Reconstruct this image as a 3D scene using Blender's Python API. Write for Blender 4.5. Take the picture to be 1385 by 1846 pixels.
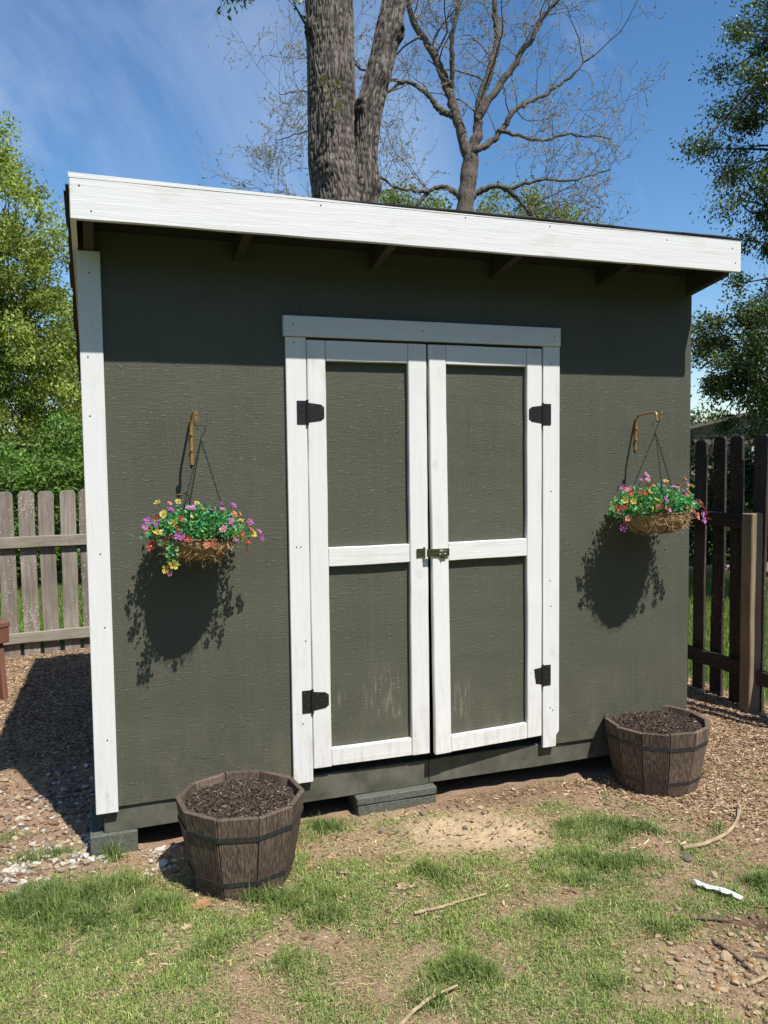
import bpy, bmesh, math, random
import numpy as np
from mathutils import Vector, Matrix

for o in list(bpy.data.objects): bpy.data.objects.remove(o)
sc = bpy.context.scene
COL = sc.collection
R = math.radians

# ------------------------------------------------------------------ camera
cd = bpy.data.cameras.new('camera'); cam = bpy.data.objects.new('camera', cd); COL.objects.link(cam)
sc.camera = cam
cd.sensor_fit = 'VERTICAL'; cd.sensor_height = 24.0; cd.lens = 24.0*1480.4/1846
cd.clip_start = 0.05; cd.clip_end = 2000
yaw, pit, rol = 0.33745, 0.063826, -0.0116855
fw = Vector((math.sin(yaw)*math.cos(pit), math.cos(yaw)*math.cos(pit), -math.sin(pit)))
r0 = Vector((math.cos(yaw), -math.sin(yaw), 0)); u0 = r0.cross(fw)
rr = math.cos(rol)*r0 + math.sin(rol)*u0; uu = -math.sin(rol)*r0 + math.cos(rol)*u0
CAMP = Vector((0.04213, -3.61427, 1.66817))
m = Matrix((rr, uu, -fw)).transposed().to_4x4(); m.translation = CAMP
cam.matrix_world = m

# ------------------------------------------------------------------ world, sun, exposure
SUN = Vector((0.20, -0.585, 1.0)).normalized()          # towards the sun
elev = math.asin(SUN.z); azim = math.atan2(SUN.x, SUN.y)
w = bpy.data.worlds.new('World'); sc.world = w; w.use_nodes = True
nt = w.node_tree; N = nt.nodes; L = nt.links; N.clear()
out = N.new('ShaderNodeOutputWorld'); bg = N.new('ShaderNodeBackground'); bg.inputs[1].default_value = 0.112
sky = N.new('ShaderNodeTexSky'); sky.sky_type = 'NISHITA'; sky.sun_disc = False
sky.sun_elevation = elev; sky.sun_rotation = azim; sky.altitude = 200; sky.air_density = 1.0; sky.dust_density = 0.35; sky.ozone_density = 2.4
tc = N.new('ShaderNodeTexCoord'); mp = N.new('ShaderNodeMapping'); mp.inputs['Rotation'].default_value = (0.1, 0.7, -0.35); mp.inputs['Location'].default_value = (1.7, 9.2, 2.4); mp.inputs['Scale'].default_value = (1.3, 4.2, 2.0)
n1 = N.new('ShaderNodeTexNoise'); n1.inputs['Scale'].default_value = 1.35; n1.inputs['Detail'].default_value = 9; n1.inputs['Roughness'].default_value = 0.58; n1.inputs['Distortion'].default_value = 0.9
n2 = N.new('ShaderNodeTexNoise'); n2.inputs['Scale'].default_value = 1.7; n2.inputs['Detail'].default_value = 3
rp = N.new('ShaderNodeValToRGB'); rp.color_ramp.elements[0].position = 0.46; rp.color_ramp.elements[1].position = 0.80
rp2 = N.new('ShaderNodeValToRGB'); rp2.color_ramp.elements[0].position = 0.36; rp2.color_ramp.elements[1].position = 0.60
mul = N.new('ShaderNodeMath'); mul.operation = 'MULTIPLY'; mul2 = N.new('ShaderNodeMath'); mul2.operation = 'MULTIPLY'; mul2.inputs[1].default_value = 0.60
mx = N.new('ShaderNodeMixRGB'); mx.inputs[2].default_value = (7.2, 7.8, 8.6, 1)
hs = N.new('ShaderNodeHueSaturation'); hs.inputs['Saturation'].default_value = 1.22
L.new(tc.outputs['Generated'], mp.inputs[0]); L.new(mp.outputs[0], n1.inputs[0]); m2 = N.new('ShaderNodeMapping'); m2.inputs['Location'].default_value = (1.7, 9.2, 2.4); L.new(tc.outputs['Generated'], m2.inputs[0]); L.new(m2.outputs[0], n2.inputs[0])
L.new(n1.outputs[0], rp.inputs[0]); L.new(n2.outputs[0], rp2.inputs[0]); L.new(rp.outputs[0], mul.inputs[0]); L.new(rp2.outputs[0], mul.inputs[1])
L.new(mul.outputs[0], mul2.inputs[0]); L.new(mul2.outputs[0], mx.inputs[0]); L.new(sky.outputs[0], hs.inputs['Color']); L.new(hs.outputs[0], mx.inputs[1])
L.new(mx.outputs[0], bg.inputs[0]); L.new(bg.outputs[0], out.inputs[0])
sl = bpy.data.lights.new('sun', 'SUN'); sl.energy = 5.0; sl.angle = R(0.53); sl.color = (1.0, 0.955, 0.88)
so = bpy.data.objects.new('sun', sl); COL.objects.link(so); so.rotation_euler = SUN.to_track_quat('Z', 'Y').to_euler()
vs = sc.view_settings; vs.view_transform = 'Standard'; vs.look = 'None'; vs.gamma = 1; vs.exposure = 0.47
try: vs.use_curve_mapping = False
except Exception: pass
sc.render.engine = 'CYCLES'
sc.cycles.max_bounces = 6; sc.cycles.transparent_max_bounces = 4

# ------------------------------------------------------------------ helpers
rng = np.random.default_rng(7); random.seed(7)

def _h(ix, iy, iz, s):
    n = (ix.astype(np.int64)*374761393 + iy.astype(np.int64)*668265263 + iz.astype(np.int64)*1274126177 + s*362437) & 0xffffffff
    n = ((n ^ (n >> 13))*1274126177) & 0xffffffff
    n = ((n ^ (n >> 16))*2246822519) & 0xffffffff
    return ((n ^ (n >> 15)) & 0xffffff)/float(0xffffff)
def vnoise(x, y, z=None, s=0):
    x = np.asarray(x, float); y = np.asarray(y, float); z = np.zeros_like(x) if z is None else np.asarray(z, float)
    ix, iy, iz = np.floor(x), np.floor(y), np.floor(z); fx, fy, fz = x-ix, y-iy, z-iz
    fx, fy, fz = [f*f*(3-2*f) for f in (fx, fy, fz)]
    def c(a, b, d): return _h(ix+a, iy+b, iz+d, s)
    def lx(b, d): return c(0, b, d)*(1-fx)+c(1, b, d)*fx
    a = lx(0, 0)*(1-fy)+lx(1, 0)*fy; b = lx(0, 1)*(1-fy)+lx(1, 1)*fy
    return a*(1-fz)+b*fz
def fbm(x, y, z=None, s=0, o=4):
    t = 0; a = .5; f = 1.
    for k in range(o):
        t = t + a*vnoise(x*f, y*f, None if z is None else z*f, s+k*17); a *= .5; f *= 2.03
    return t/(1-.5**o)

def setp(o, label=None, cat=None, group=None, kind=None):
    if label: o['label'] = label
    if cat: o['category'] = cat
    if group: o['group'] = group
    if kind: o['kind'] = kind
    return o
def link(o, parent=None):
    COL.objects.link(o)
    if parent is not None: o.parent = parent
    return o
def empty(name, loc=(0, 0, 0), rz=0):
    o = bpy.data.objects.new(name, None); COL.objects.link(o); o.location = loc; o.rotation_euler = (0, 0, rz); o.empty_display_size = .1
    return o

class Geo:
    """arrays of vertices, quads and triangles with a colour per vertex and a material per face"""
    def __init__(s): s.v = []; s.c = []; s.q = []; s.t = []; s.qm = []; s.tm = []; s.n = 0
    def add(s, v, q=None, t=None, col=None, mat=0):
        v = np.asarray(v, float).reshape(-1, 3); s.v.append(v)
        if col is None: col = np.ones((len(v), 3))
        col = np.broadcast_to(np.asarray(col, float), (len(v), 3)); s.c.append(col)
        if q is not None and len(q): q = np.asarray(q, int).reshape(-1, 4)+s.n; s.q.append(q); s.qm.append(np.full(len(q), mat))
        if t is not None and len(t): t = np.asarray(t, int).reshape(-1, 3)+s.n; s.t.append(t); s.tm.append(np.full(len(t), mat))
        s.n += len(v)
    def box(s, c, size, mat=0, rot=None, col=None):
        x, y, z = [d/2 for d in size]
        v = np.array([[-x,-y,-z],[x,-y,-z],[x,y,-z],[-x,y,-z],[-x,-y,z],[x,-y,z],[x,y,z],[-x,y,z]], float)
        if rot is not None: v = v@np.array(rot.to_3x3()).T
        s.add(v+np.array(c), [[0,3,2,1],[4,5,6,7],[0,1,5,4],[1,2,6,5],[2,3,7,6],[3,0,4,7]], mat=mat, col=col)
    def tube(s, pts, rad, sides=6, mat=0, cap=True, col=None):
        pts = np.asarray(pts, float); n = len(pts); rad = np.broadcast_to(np.asarray(rad, float), (n,))
        tg = np.gradient(pts, axis=0); tg /= np.linalg.norm(tg, axis=1)[:, None]+1e-12
        ref = np.array([0, 0, 1.]) if abs(tg[0, 2]) < .9 else np.array([1., 0, 0])
        u = np.cross(tg[0], ref); u /= np.linalg.norm(u); us = [u]
        for i in range(1, n):
            u = us[-1]-tg[i]*np.dot(us[-1], tg[i]); u /= np.linalg.norm(u)+1e-12; us.append(u)
        us = np.array(us); ws = np.cross(tg, us)
        a = np.arange(sides)/sides*2*np.pi
        v = pts[:, None, :]+rad[:, None, None]*(np.cos(a)[None, :, None]*us[:, None, :]+np.sin(a)[None, :, None]*ws[:, None, :])
        i = np.arange(n-1)[:, None]*sides; j = np.arange(sides)[None, :]; k = (j+1) % sides
        q = np.stack([i+j, i+k, i+sides+k, i+sides+j], -1).reshape(-1, 4)
        base = s.n
        s.add(v.reshape(-1, 3), q, mat=mat, col=col)
        if cap:
            for e, ce in ((0, pts[0]), ((n-1)*sides, pts[-1])):
                ring = np.arange(sides)+e
                t = np.stack([np.full(sides, sides*n), ring, np.roll(ring, -1 if e else 1)], -1)
                vv = np.concatenate([v.reshape(-1, 3)[e:e+sides], ce[None]])
                tt = np.stack([np.full(sides, sides), np.arange(sides), np.roll(np.arange(sides), -1)], -1)
                if not e: tt = tt[:, ::-1]
                s.add(vv, t=tt, mat=mat, col=(None if col is None else (col if np.ndim(col) == 1 else np.asarray(col)[0])))
    def prism(s, poly, y0, y1, mat=0, axis='y', col=None):
        """extrude a convex-ish polygon given in (x,z) along y (or (y,z) along x, or (x,y) along z)"""
        n = len(poly)
        def P(a, b, d): return {'y': (a, d, b), 'x': (d, a, b), 'z': (a, b, d)}[axis]
        v = [P(a, b, y0) for a, b in poly]+[P(a, b, y1) for a, b in poly]
        q = [[i, (i+1) % n, n+(i+1) % n, n+i] for i in range(n)]
        t = [[0, i+1, i] for i in range(1, n-1)]+[[n, n+i, n+i+1] for i in range(1, n-1)]
        s.add(v, q, t, mat=mat, col=col)
    def mesh(s, name, mats, smooth=False):
        me = bpy.data.meshes.new(name)
        V = np.concatenate(s.v); C = np.concatenate(s.c)
        Q = np.concatenate(s.q) if s.q else np.zeros((0, 4), int); T = np.concatenate(s.t) if s.t else np.zeros((0, 3), int)
        qm = np.concatenate(s.qm) if s.qm else np.zeros(0, int); tm = np.concatenate(s.tm) if s.tm else np.zeros(0, int)
        me.vertices.add(len(V)); me.vertices.foreach_set('co', V.astype(np.float32).ravel())
        nl = Q.size+T.size; npoly = len(Q)+len(T)
        me.loops.add(nl); me.loops.foreach_set('vertex_index', np.concatenate([Q.ravel(), T.ravel()]).astype(np.int32))
        me.polygons.add(npoly)
        st = np.concatenate([np.arange(len(Q))*4, len(Q)*4+np.arange(len(T))*3]).astype(np.int32)
        me.polygons.foreach_set('loop_start', st)
        try: me.polygons.foreach_set('loop_total', np.concatenate([np.full(len(Q), 4), np.full(len(T), 3)]).astype(np.int32))
        except Exception: pass
        me.polygons.foreach_set('material_index', np.concatenate([qm, tm]).astype(np.int32))
        me.polygons.foreach_set('use_smooth', np.full(npoly, bool(smooth)))
        ca = me.color_attributes.new('Col', 'FLOAT_COLOR', 'POINT')
        ca.data.foreach_set('color', np.concatenate([C, np.ones((len(C), 1))], 1).astype(np.float32).ravel())
        me.update(calc_edges=True); me.validate()
        for mt in (mats if isinstance(mats, (list, tuple)) else [mats]): me.materials.append(mt)
        return me
    def obj(s, name, mats, parent=None, smooth=False):
        return link(bpy.data.objects.new(name, s.mesh(name, mats, smooth)), parent)

def fix_normals(o):
    bm = bmesh.new(); bm.from_mesh(o.data); bmesh.ops.recalc_face_normals(bm, faces=bm.faces); bm.to_mesh(o.data); bm.free(); return o

def board(name, lo, hi, mat, parent, bev=.003, warp=None, rough=0.0):
    """sawn board: bevelled box with a few cuts along its length so that it can be a little uneven"""
    bm = bmesh.new(); lo = Vector(lo); hi = Vector(hi); sz = hi-lo
    bmesh.ops.create_cube(bm, size=1)
    for v in bm.verts: v.co = Vector((v.co.x*sz.x, v.co.y*sz.y, v.co.z*sz.z))+(lo+hi)/2
    ax = max(range(3), key=lambda k: sz[k])
    es = [e for e in bm.edges if abs((e.verts[0].co-e.verts[1].co)[ax]) > sz[ax]*.9]
    if sz[ax] > .3: bmesh.ops.subdivide_edges(bm, edges=es, cuts=max(2, int(sz[ax]/.12)), use_grid_fill=True)
    if bev: bmesh.ops.bevel(bm, geom=[e for e in bm.edges if len(e.link_faces) == 2 and e.calc_face_angle(0) > .5], offset=bev, segments=1, affect='EDGES')
    if rough:
        sd = random.random()*100
        for v in bm.verts:
            q = v.co*(1/.11); 
            for k in range(3):
                if k != ax: v.co[k] += rough*(float(vnoise(q[ax]+sd, k*7.3+ (0.5 if v.co[k] > (lo[k]+hi[k])/2 else 0.0)*31))-.5)
    if warp:
        for v in bm.verts: v.co = Vector(warp(v.co))
    bmesh.ops.recalc_face_normals(bm, faces=bm.faces)
    me = bpy.data.meshes.new(name); bm.to_mesh(me); bm.free(); me.materials.append(mat)
    return link(bpy.data.objects.new(name, me), parent)

# ------------------------------------------------------------------ materials
def mat_new(name):
    mt = bpy.data.materials.new(name); mt.use_nodes = True; nt = mt.node_tree
    b = nt.nodes['Principled BSDF']; return mt, nt, b
class NB:
    def __init__(s, nt): s.nt = nt
    def n(s, t, **kw):
        nd = s.nt.nodes.new(t)
        for k, v in kw.items():
            if k in ('operation', 'blend_type', 'noise_dimensions', 'feature', 'wave_type', 'bands_direction', 'attribute_name', 'data_type', 'distance', 'wave_profile', 'interpolation_type'): setattr(nd, k, v)
            else: nd.inputs[k.replace('_', ' ')].default_value = v
        return nd
    def l(s, a, b): s.nt.links.new(a, b)
    def coord(s, scale=(1, 1, 1), kind='Object', loc=(0, 0, 0), rot=(0, 0, 0), rnd=False):
        t = s.n('ShaderNodeTexCoord'); mp = s.n('ShaderNodeMapping'); mp.inputs['Scale'].default_value = scale; mp.inputs['Rotation'].default_value = rot; mp.inputs['Location'].default_value = loc
        s.l(t.outputs[kind], mp.inputs[0])
        if rnd:
            oi = s.n('ShaderNodeObjectInfo'); ml = s.n('ShaderNodeMath', operation='MULTIPLY'); ml.inputs[1].default_value = 57.0; s.l(oi.outputs['Random'], ml.inputs[0])
            cb = s.n('ShaderNodeCombineXYZ'); [s.l(ml.outputs[0], cb.inputs[i]) for i in range(3)]; s.l(cb.outputs[0], mp.inputs['Location'])
        return mp.outputs[0]
    def noise(s, vec, scale, detail=4, rough=.5, dist=0):
        nd = s.n('ShaderNodeTexNoise', Scale=scale, Detail=detail, Roughness=rough, Distortion=dist); s.l(vec, nd.inputs['Vector']); return nd.outputs[0]
    def ramp(s, fac, stops):
        r = s.n('ShaderNodeValToRGB'); els = r.color_ramp.elements
        while len(els) < len(stops): els.new(.5)
        for e, (p, c) in zip(els, stops):
            e.position = p; e.color = (c, c, c, 1) if not hasattr(c, '__len__') else (*c, 1)
        s.l(fac, r.inputs[0]); return r.outputs[0]
    def mix(s, fac, a, b, mode='MIX'):
        nd = s.n('ShaderNodeMixRGB', blend_type=mode)
        for i, x in enumerate((fac, a, b)):
            if hasattr(x, 'is_output') or hasattr(x, 'links'): s.l(x, nd.inputs[i])
            elif hasattr(x, '__len__'): nd.inputs[i].default_value = (*x, 1)
            else: nd.inputs[i].default_value = x if i == 0 else (x, x, x, 1)
        return nd.outputs[0]
    def math(s, op, a, b=0.0):
        nd = s.n('ShaderNodeMath', operation=op)
        for i, x in enumerate((a, b)):
            if hasattr(x, 'links'): s.l(x, nd.inputs[i])
            else: nd.inputs[i].default_value = x
        return nd.outputs[0]
    def bump(s, h, strength, dist, b, prev=None):
        nd = s.n('ShaderNodeBump', Strength=strength, Distance=dist); s.l(h, nd.inputs['Height'])
        if prev is not None: s.l(prev, nd.inputs['Normal'])
        if b is not None: s.l(nd.outputs[0], b.inputs['Normal'])
        return nd.outputs[0]
    def attr(s, name='Col'):
        a = s.n('ShaderNodeAttribute', attribute_name=name); return a.outputs['Color']
    def rnd(s): return s.n('ShaderNodeObjectInfo').outputs['Random']

def siding_mat():
    mt, nt, b = mat_new('olive_siding_paint'); g = NB(nt)
    v = g.coord((1, 1, 1)); va = g.coord((9, 9, 1.1)); vb = g.coord((7, 7, 75))
    # cathedral grain: distorted rings stretched along the panel
    grain = g.n('ShaderNodeTexWave', Scale=1.5, Distortion=16.0, Detail=4.0, Detail_Scale=.8, wave_type='BANDS', bands_direction='X'); g.l(va, grain.inputs['Vector'])
    strokes = g.noise(vb, 2.2, 4, .65, .6)
    blot = g.noise(v, 2.6, 4, .6); fine = g.noise(v, 160, 3, .6)
    amt = g.ramp(g.noise(v, 3.1, 3, .5), [(.46, .0), (.66, 1.0)])
    ridge = g.ramp(grain.outputs[0], [(.0, 0), (.45, .25), (.8, 1), (1, .55)])
    h1 = g.math('MULTIPLY', ridge, amt)
    beads = g.ramp(g.noise(g.coord((16, 16, 34)), 2.6, 2, .5, 1.0), [(.62, 0), (.69, 1)])
    h = g.math('ADD', g.math('MULTIPLY', h1, .55), g.math('ADD', g.math('MULTIPLY', strokes, .75), g.math('ADD', g.math('MULTIPLY', beads, .55), g.math('MULTIPLY', fine, .12))))
    g.bump(h, .6, .0045, b)
    col = g.mix(g.ramp(blot, [(.3, 0), (.7, 1)]), (.078, .080, .059), (.094, .095, .072))
    drip = g.ramp(g.noise(g.coord((14, 14, .35)), 1.3, 4, .6), [(.52, 0), (.75, 1)])
    col = g.mix(g.math('MULTIPLY', drip, .30), col, (.115, .112, .088))
    # dust and scraped paint with outlines of their own, low on the wall
    z = g.n('ShaderNodeSeparateXYZ'); g.l(v, z.inputs[0])
    low = g.ramp(z.outputs[2], [(.16, 1), (.62, 0)])
    dust = g.math('MULTIPLY', g.ramp(g.noise(g.coord((3, 3, 1.4)), 3.5, 6, .7), [(.45, 0), (.75, 1)]), low)
    col = g.mix(g.math('MULTIPLY', dust, .5), col, (.22, .19, .13))
    nt.links.new(col, b.inputs['Base Color'])
    b.inputs['Roughness'].default_value = .40; b.inputs['Specular IOR Level'].default_value = .26
    return mt
def scuffed_siding():
    mt = siding_mat(); mt.name = 'scuffed_door_paint'; g = NB(mt.node_tree); b = mt.node_tree.nodes['Principled BSDF']
    old = b.inputs['Base Color'].links[0].from_socket
    v = g.coord((1, 1, 1)); tot = None
    for (cx, cz, rx, rz) in ((1.31, .56, .13, .16), (1.36, .47, .06, .05), (1.70, .50, .08, .13), (1.09, .56, .035, .05)):
        m_ = g.n('ShaderNodeMapping'); m_.inputs['Location'].default_value = (-cx/rx, 0, -cz/rz); m_.inputs['Scale'].default_value = (1/rx, 0, 1/rz); g.l(v, m_.inputs[0])
        ln = g.n('ShaderNodeVectorMath', operation='LENGTH'); g.l(m_.outputs[0], ln.inputs[0])
        f = g.ramp(ln.outputs['Value'], [(.3, 1), (1., 0)])
        tot = f if tot is None else g.math('MAXIMUM', tot, f)
    streak = g.ramp(g.noise(g.coord((60, 60, 7)), 1.6, 4, .65), [(.5, 0), (.64, 1)])
    mask = g.math('MULTIPLY', g.math('MULTIPLY', tot, streak), .34)
    c = g.mix(mask, old, (.36, .33, .25)); g.l(c, b.inputs['Base Color'])
    return mt
def white_mat(name, horiz=False, tint=(.69, .69, .685), grain=.24):
    mt, nt, b = mat_new(name); g = NB(nt)
    sc_ = (2.2, 14, 60) if horiz else (38, 14, 2.2)
    v = g.coord((1, 1, 1)); vg = g.coord(sc_, rnd=True)
    gr = g.noise(vg, 1.6, 5, .6, .8); stip = g.noise(v, 260, 2, .5)
    h = g.math('ADD', g.math('MULTIPLY', gr, .8), g.math('MULTIPLY', stip, .25))
    g.bump(h, grain, .0035, b)
    col = g.mix(g.ramp(gr, [(.35, 0), (.7, 1)]), tint, tuple(x*.93 for x in tint))
    dirt = g.ramp(g.noise(g.coord((5, 5, 1.2) if not horiz else (1.2, 5, 5), rnd=True), 2.3, 7, .72, .4), [(.55, 0), (.80, 1)])
    col = g.mix(g.math('MULTIPLY', dirt, .42), col, (.36, .32, .25))
    kn = g.n('ShaderNodeTexVoronoi', Scale=1.5, feature='F1'); g.l(g.coord((3, 3, 1.9) if not horiz else (1.9, 3, 3), rnd=True), kn.inputs['Vector'])
    col = g.mix(g.math('MULTIPLY', g.ramp(kn.outputs['Distance'], [(.04, 1), (.09, 0)]), .28), col, (.42, .38, .32))
    z = g.n('ShaderNodeSeparateXYZ'); g.l(v, z.inputs[0])
    low = g.math('MULTIPLY', g.ramp(z.outputs[2], [(.22, 1), (.55, 0)]), g.ramp(g.noise(g.coord((30, 30, 6)), 1.2, 5, .7), [(.48, 0), (.7, 1)]))
    col = g.mix(g.math('MULTIPLY', low, .45), col, (.30, .25, .18))
    nt.links.new(col, b.inputs['Base Color']); b.inputs['Roughness'].default_value = .55; b.inputs['Specular IOR Level'].default_value = .3
    return mt
def wood_mat(name, c1, c2, c3, horiz=0, lichen=0.0, rough=.85, bump=.5, scale=1.0, spec=.15):
    mt, nt, b = mat_new(name); g = NB(nt)
    s3 = [(26, 26, 1.6), (1.6, 26, 26), (26, 1.6, 26), (60, 60, 1.3)][horiz]
    v = g.coord(tuple(x*scale for x in s3), rnd=True)
    gr = g.noise(v, 1.8, 6, .68, .15 if horiz == 3 else .5); fine = g.noise(g.coord(tuple(x*4*scale for x in s3), rnd=True), 1.5, 3, .6)
    big = g.noise(g.coord((3, 3, 3), rnd=True), 1.3, 3, .5)
    col = g.ramp(gr, [(.26, c3), (.45, c1), (.62, c2), (.8, c1)])
    col = g.mix(g.ramp(big, [(.35, 0), (.7, .55)]), col, c3)
    rn = g.n('ShaderNodeMapRange'); rn.inputs['To Min'].default_value = .72; rn.inputs['To Max'].default_value = 1.22; g.l(g.rnd(), rn.inputs['Value'])
    col = g.mix(1.0, col, rn.outputs[0], 'MULTIPLY')
    if lichen:
        vo = g.n('ShaderNodeTexVoronoi', Scale=58.0, feature='F1', Randomness=1.0); g.l(g.coord((1, 1, 1), rnd=True), vo.inputs['Vector'])
        dots = g.ramp(vo.outputs['Distance'], [(.24, 1), (.33, 0)])
        pick = g.ramp(vo.outputs['Color'], [(.52, 0), (.54, 1)])
        patch = g.ramp(g.noise(g.coord((2, 2, 1.4), rnd=True), 2.0, 3, .5), [(.40, 0), (.55, 1)])
        mk = g.math('MULTIPLY', g.math('MULTIPLY', dots, pick), g.math('MULTIPLY', patch, lichen))
        col = g.mix(mk, col, (.62, .62, .56))
    nt.links.new(col, b.inputs['Base Color'])
    g.bump(g.math('ADD', gr, g.math('MULTIPLY', fine, .5)), bump, .004, b)
    b.inputs['Roughness'].default_value = rough; b.inputs['Specular IOR Level'].default_value = spec
    return mt
def plain(name, col, rough=.6, metal=0, var=.15, bump=0, bs=40, spec=.5):
    mt, nt, b = mat_new(name); g = NB(nt)
    n = g.noise(g.coord((1, 1, 1), rnd=True), bs, 5, .6)
    c = g.mix(g.ramp(n, [(.3, 0), (.7, 1)]), tuple(x*(1-var) for x in col), tuple(min(1, x*(1+var)) for x in col))
    nt.links.new(c, b.inputs['Base Color']); b.inputs['Roughness'].default_value = rough; b.inputs['Metallic'].default_value = metal; b.inputs['Specular IOR Level'].default_value = spec
    if bump: g.bump(n, bump, .004, b)
    return mt
def attr_mat(name, rough=.7, trans=0.0, spec=.3, noise=0.0, ns=60, bump=0):
    mt, nt, b = mat_new(name); g = NB(nt); col = g.attr()
    if noise:
        n = g.noise(g.coord((1, 1, 1)), ns, 4, .6); col = g.mix(noise, col, g.ramp(n, [(.25, .35), (.75, 1.0)]), 'MULTIPLY')
        if bump: g.bump(n, bump, .006, b)
    nt.links.new(col, b.inputs['Base Color']); b.inputs['Roughness'].default_value = rough; b.inputs['Specular IOR Level'].default_value = spec
    if trans:
        t = g.n('ShaderNodeBsdfTranslucent'); ms = g.n('ShaderNodeMixShader'); ms.inputs[0].default_value = trans
        gl = g.mix(1.0, col, (1.15, 1.2, .55), 'MULTIPLY'); g.l(gl, t.inputs['Color'])
        g.l(b.outputs[0], ms.inputs[1]); g.l(t.outputs[0], ms.inputs[2]); g.l(ms.outputs[0], nt.nodes['Material Output'].inputs['Surface'])
    return mt
M = {}
M['siding'] = siding_mat(); M['door'] = scuffed_siding()
M['white'] = white_mat('white_trim_paint'); M['whiteh'] = white_mat('white_fascia_paint', True, grain=.48); M['whiteb'] = white_mat('white_door_board_paint', tint=(.685, .68, .665), grain=.32); M['whitebh'] = white_mat('white_door_rail_paint', True, tint=(.685, .68, .665), grain=.4)
M['skid'] = plain('painted_skid_board', (.098, .098, .076), .65, 0, .35, .3, 9, .25)
M['block'] = plain('painted_concrete', (.100, .108, .088), .8, 0, .3, .8, 70, .2)
M['rafter'] = wood_mat('rafter_wood', (.055, .048, .038), (.07, .06, .05), (.035, .03, .025), 2)
M['deckwood'] = wood_mat('roof_sheathing', (.035, .032, .028), (.045, .04, .035), (.025, .022, .02), 0)
M['shingle'] = plain('asphalt_shingle', (.045, .043, .042), .95, 0, .4, .9, 220, .2)
M['black'] = plain('black_powder_coat', (.012, .012, .013), .42, 0, .2, .2, 300)
M['screw'] = plain('screw_head', (.16, .16, .16), .4, .8, .2)
M['nail'] = plain('nail_head', (.05, .045, .04), .6, .3, .2)
M['zinc'] = plain('worn_zinc', (.34, .33, .24), .28, 1, .35, .2, 90)
M['copper'] = plain('brushed_bronze', (.52, .29, .10), .38, .55, .2, .15, 160)
M['chain'] = plain('blackened_steel', (.03, .028, .025), .5, .7, .2)
M['fence_l'] = wood_mat('weathered_grey_fence', (.25, .215, .175), (.35, .31, .26), (.15, .125, .10), 0, .75)
M['rail_l'] = wood_mat('weathered_grey_rail', (.30, .265, .21), (.38, .34, .28), (.19, .16, .12), 1, .35)
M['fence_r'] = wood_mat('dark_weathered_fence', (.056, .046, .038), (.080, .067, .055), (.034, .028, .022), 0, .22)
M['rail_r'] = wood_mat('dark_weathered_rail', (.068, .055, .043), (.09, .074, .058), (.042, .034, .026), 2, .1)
M['post_r'] = wood_mat('treated_post', (.23, .17, .115), (.28, .215, .145), (.16, .115, .075), 0, 0)
M['stave'] = wood_mat('barrel_stave_wood', (.092, .068, .053), (.24, .185, .135), (.052, .037, .029), 3, .0, .70, .5, 1.6)
M['band'] = plain('barrel_band_steel', (.055, .058, .066), .5, .5, .3, .3, 60)
M['soil'] = plain('potting_soil', (.042, .026, .019), .95, 0, .5, 1.0, 90, .1)
M['bench'] = wood_mat('red_brown_stain', (.19, .085, .058), (.22, .10, .07), (.13, .058, .04), 0)
M['chips'] = attr_mat('wood_chips', .85, 0, .2)
M['grass'] = attr_mat('grass_blades', .55, .30, .25)
M['straw'] = attr_mat('dry_straw', .8, .15, .2)
M['stone'] = attr_mat('stones', .85, 0, .25, .55, 55, .5)
M['leafl'] = attr_mat('leaves_spring', .5, .36, .35)
M['leafd'] = attr_mat('leaves_oak', .42, .28, .45)
M['twig'] = attr_mat('twig_bark', .85, 0, .2)
M['basketleaf'] = attr_mat('plastic_foliage', .45, .22, .4)
M['petal'] = attr_mat('petals', .55, .28, .3, .45, 130)
M['wire'] = plain('basket_wire', (.02, .018, .015), .55, .5)

def coir_mat():
    mt, nt, b = mat_new('coir_liner'); g = NB(nt)
    a = g.noise(g.coord((1, 1, 1), rnd=True), 55, 6, .75, 3.0); c = g.noise(g.coord((1, 1, .5), rnd=True), 160, 4, .7, 4.0)
    col = g.ramp(g.math('ADD', g.math('MULTIPLY', a, .6), g.math('MULTIPLY', c, .4)), [(.3, (.24, .14, .065)), (.5, (.54, .35, .17)), (.7, (.78, .58, .33))])
    nt.links.new(col, b.inputs['Base Color']); b.inputs['Roughness'].default_value = .95; b.inputs['Specular IOR Level'].default_value = .1
    g.bump(g.math('ADD', a, c), 1.0, .012, b); return mt
M['coir'] = coir_mat()
def bark_mat(name, c1, c2, sx=9, sz=1.6, bump=1.0):
    mt, nt, b = mat_new(name); g = NB(nt)
    v = g.coord((sx, sx, sz)); r = g.noise(v, 2.4, 5, .62, .9); f = g.noise(g.coord((30, 30, 12)), 2.0, 4, .65)
    h = g.math('ADD', g.math('MULTIPLY', r, .8), g.math('MULTIPLY', f, .35))
    col = g.ramp(h, [(.38, c1), (.55, tuple((x+y)/2 for x, y in zip(c1, c2))), (.75, c2)])
    nt.links.new(col, b.inputs['Base Color']); b.inputs['Roughness'].default_value = .95; b.inputs['Specular IOR Level'].default_value = .1
    g.bump(h, bump, .05, b); return mt
M['bark'] = bark_mat('furrowed_bark', (.05, .043, .038), (.23, .20, .175))
M['barkc'] = attr_mat('furrowed_bark_ridges', .95, 0, .08, .7, 30, 1.0)
M['barkl'] = bark_mat('limb_bark', (.07, .058, .048), (.20, .17, .14), 14, 3, .8)
M['barkd'] = bark_mat('dark_bark', (.035, .028, .022), (.10, .085, .07), 9, 2, .7)

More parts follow.
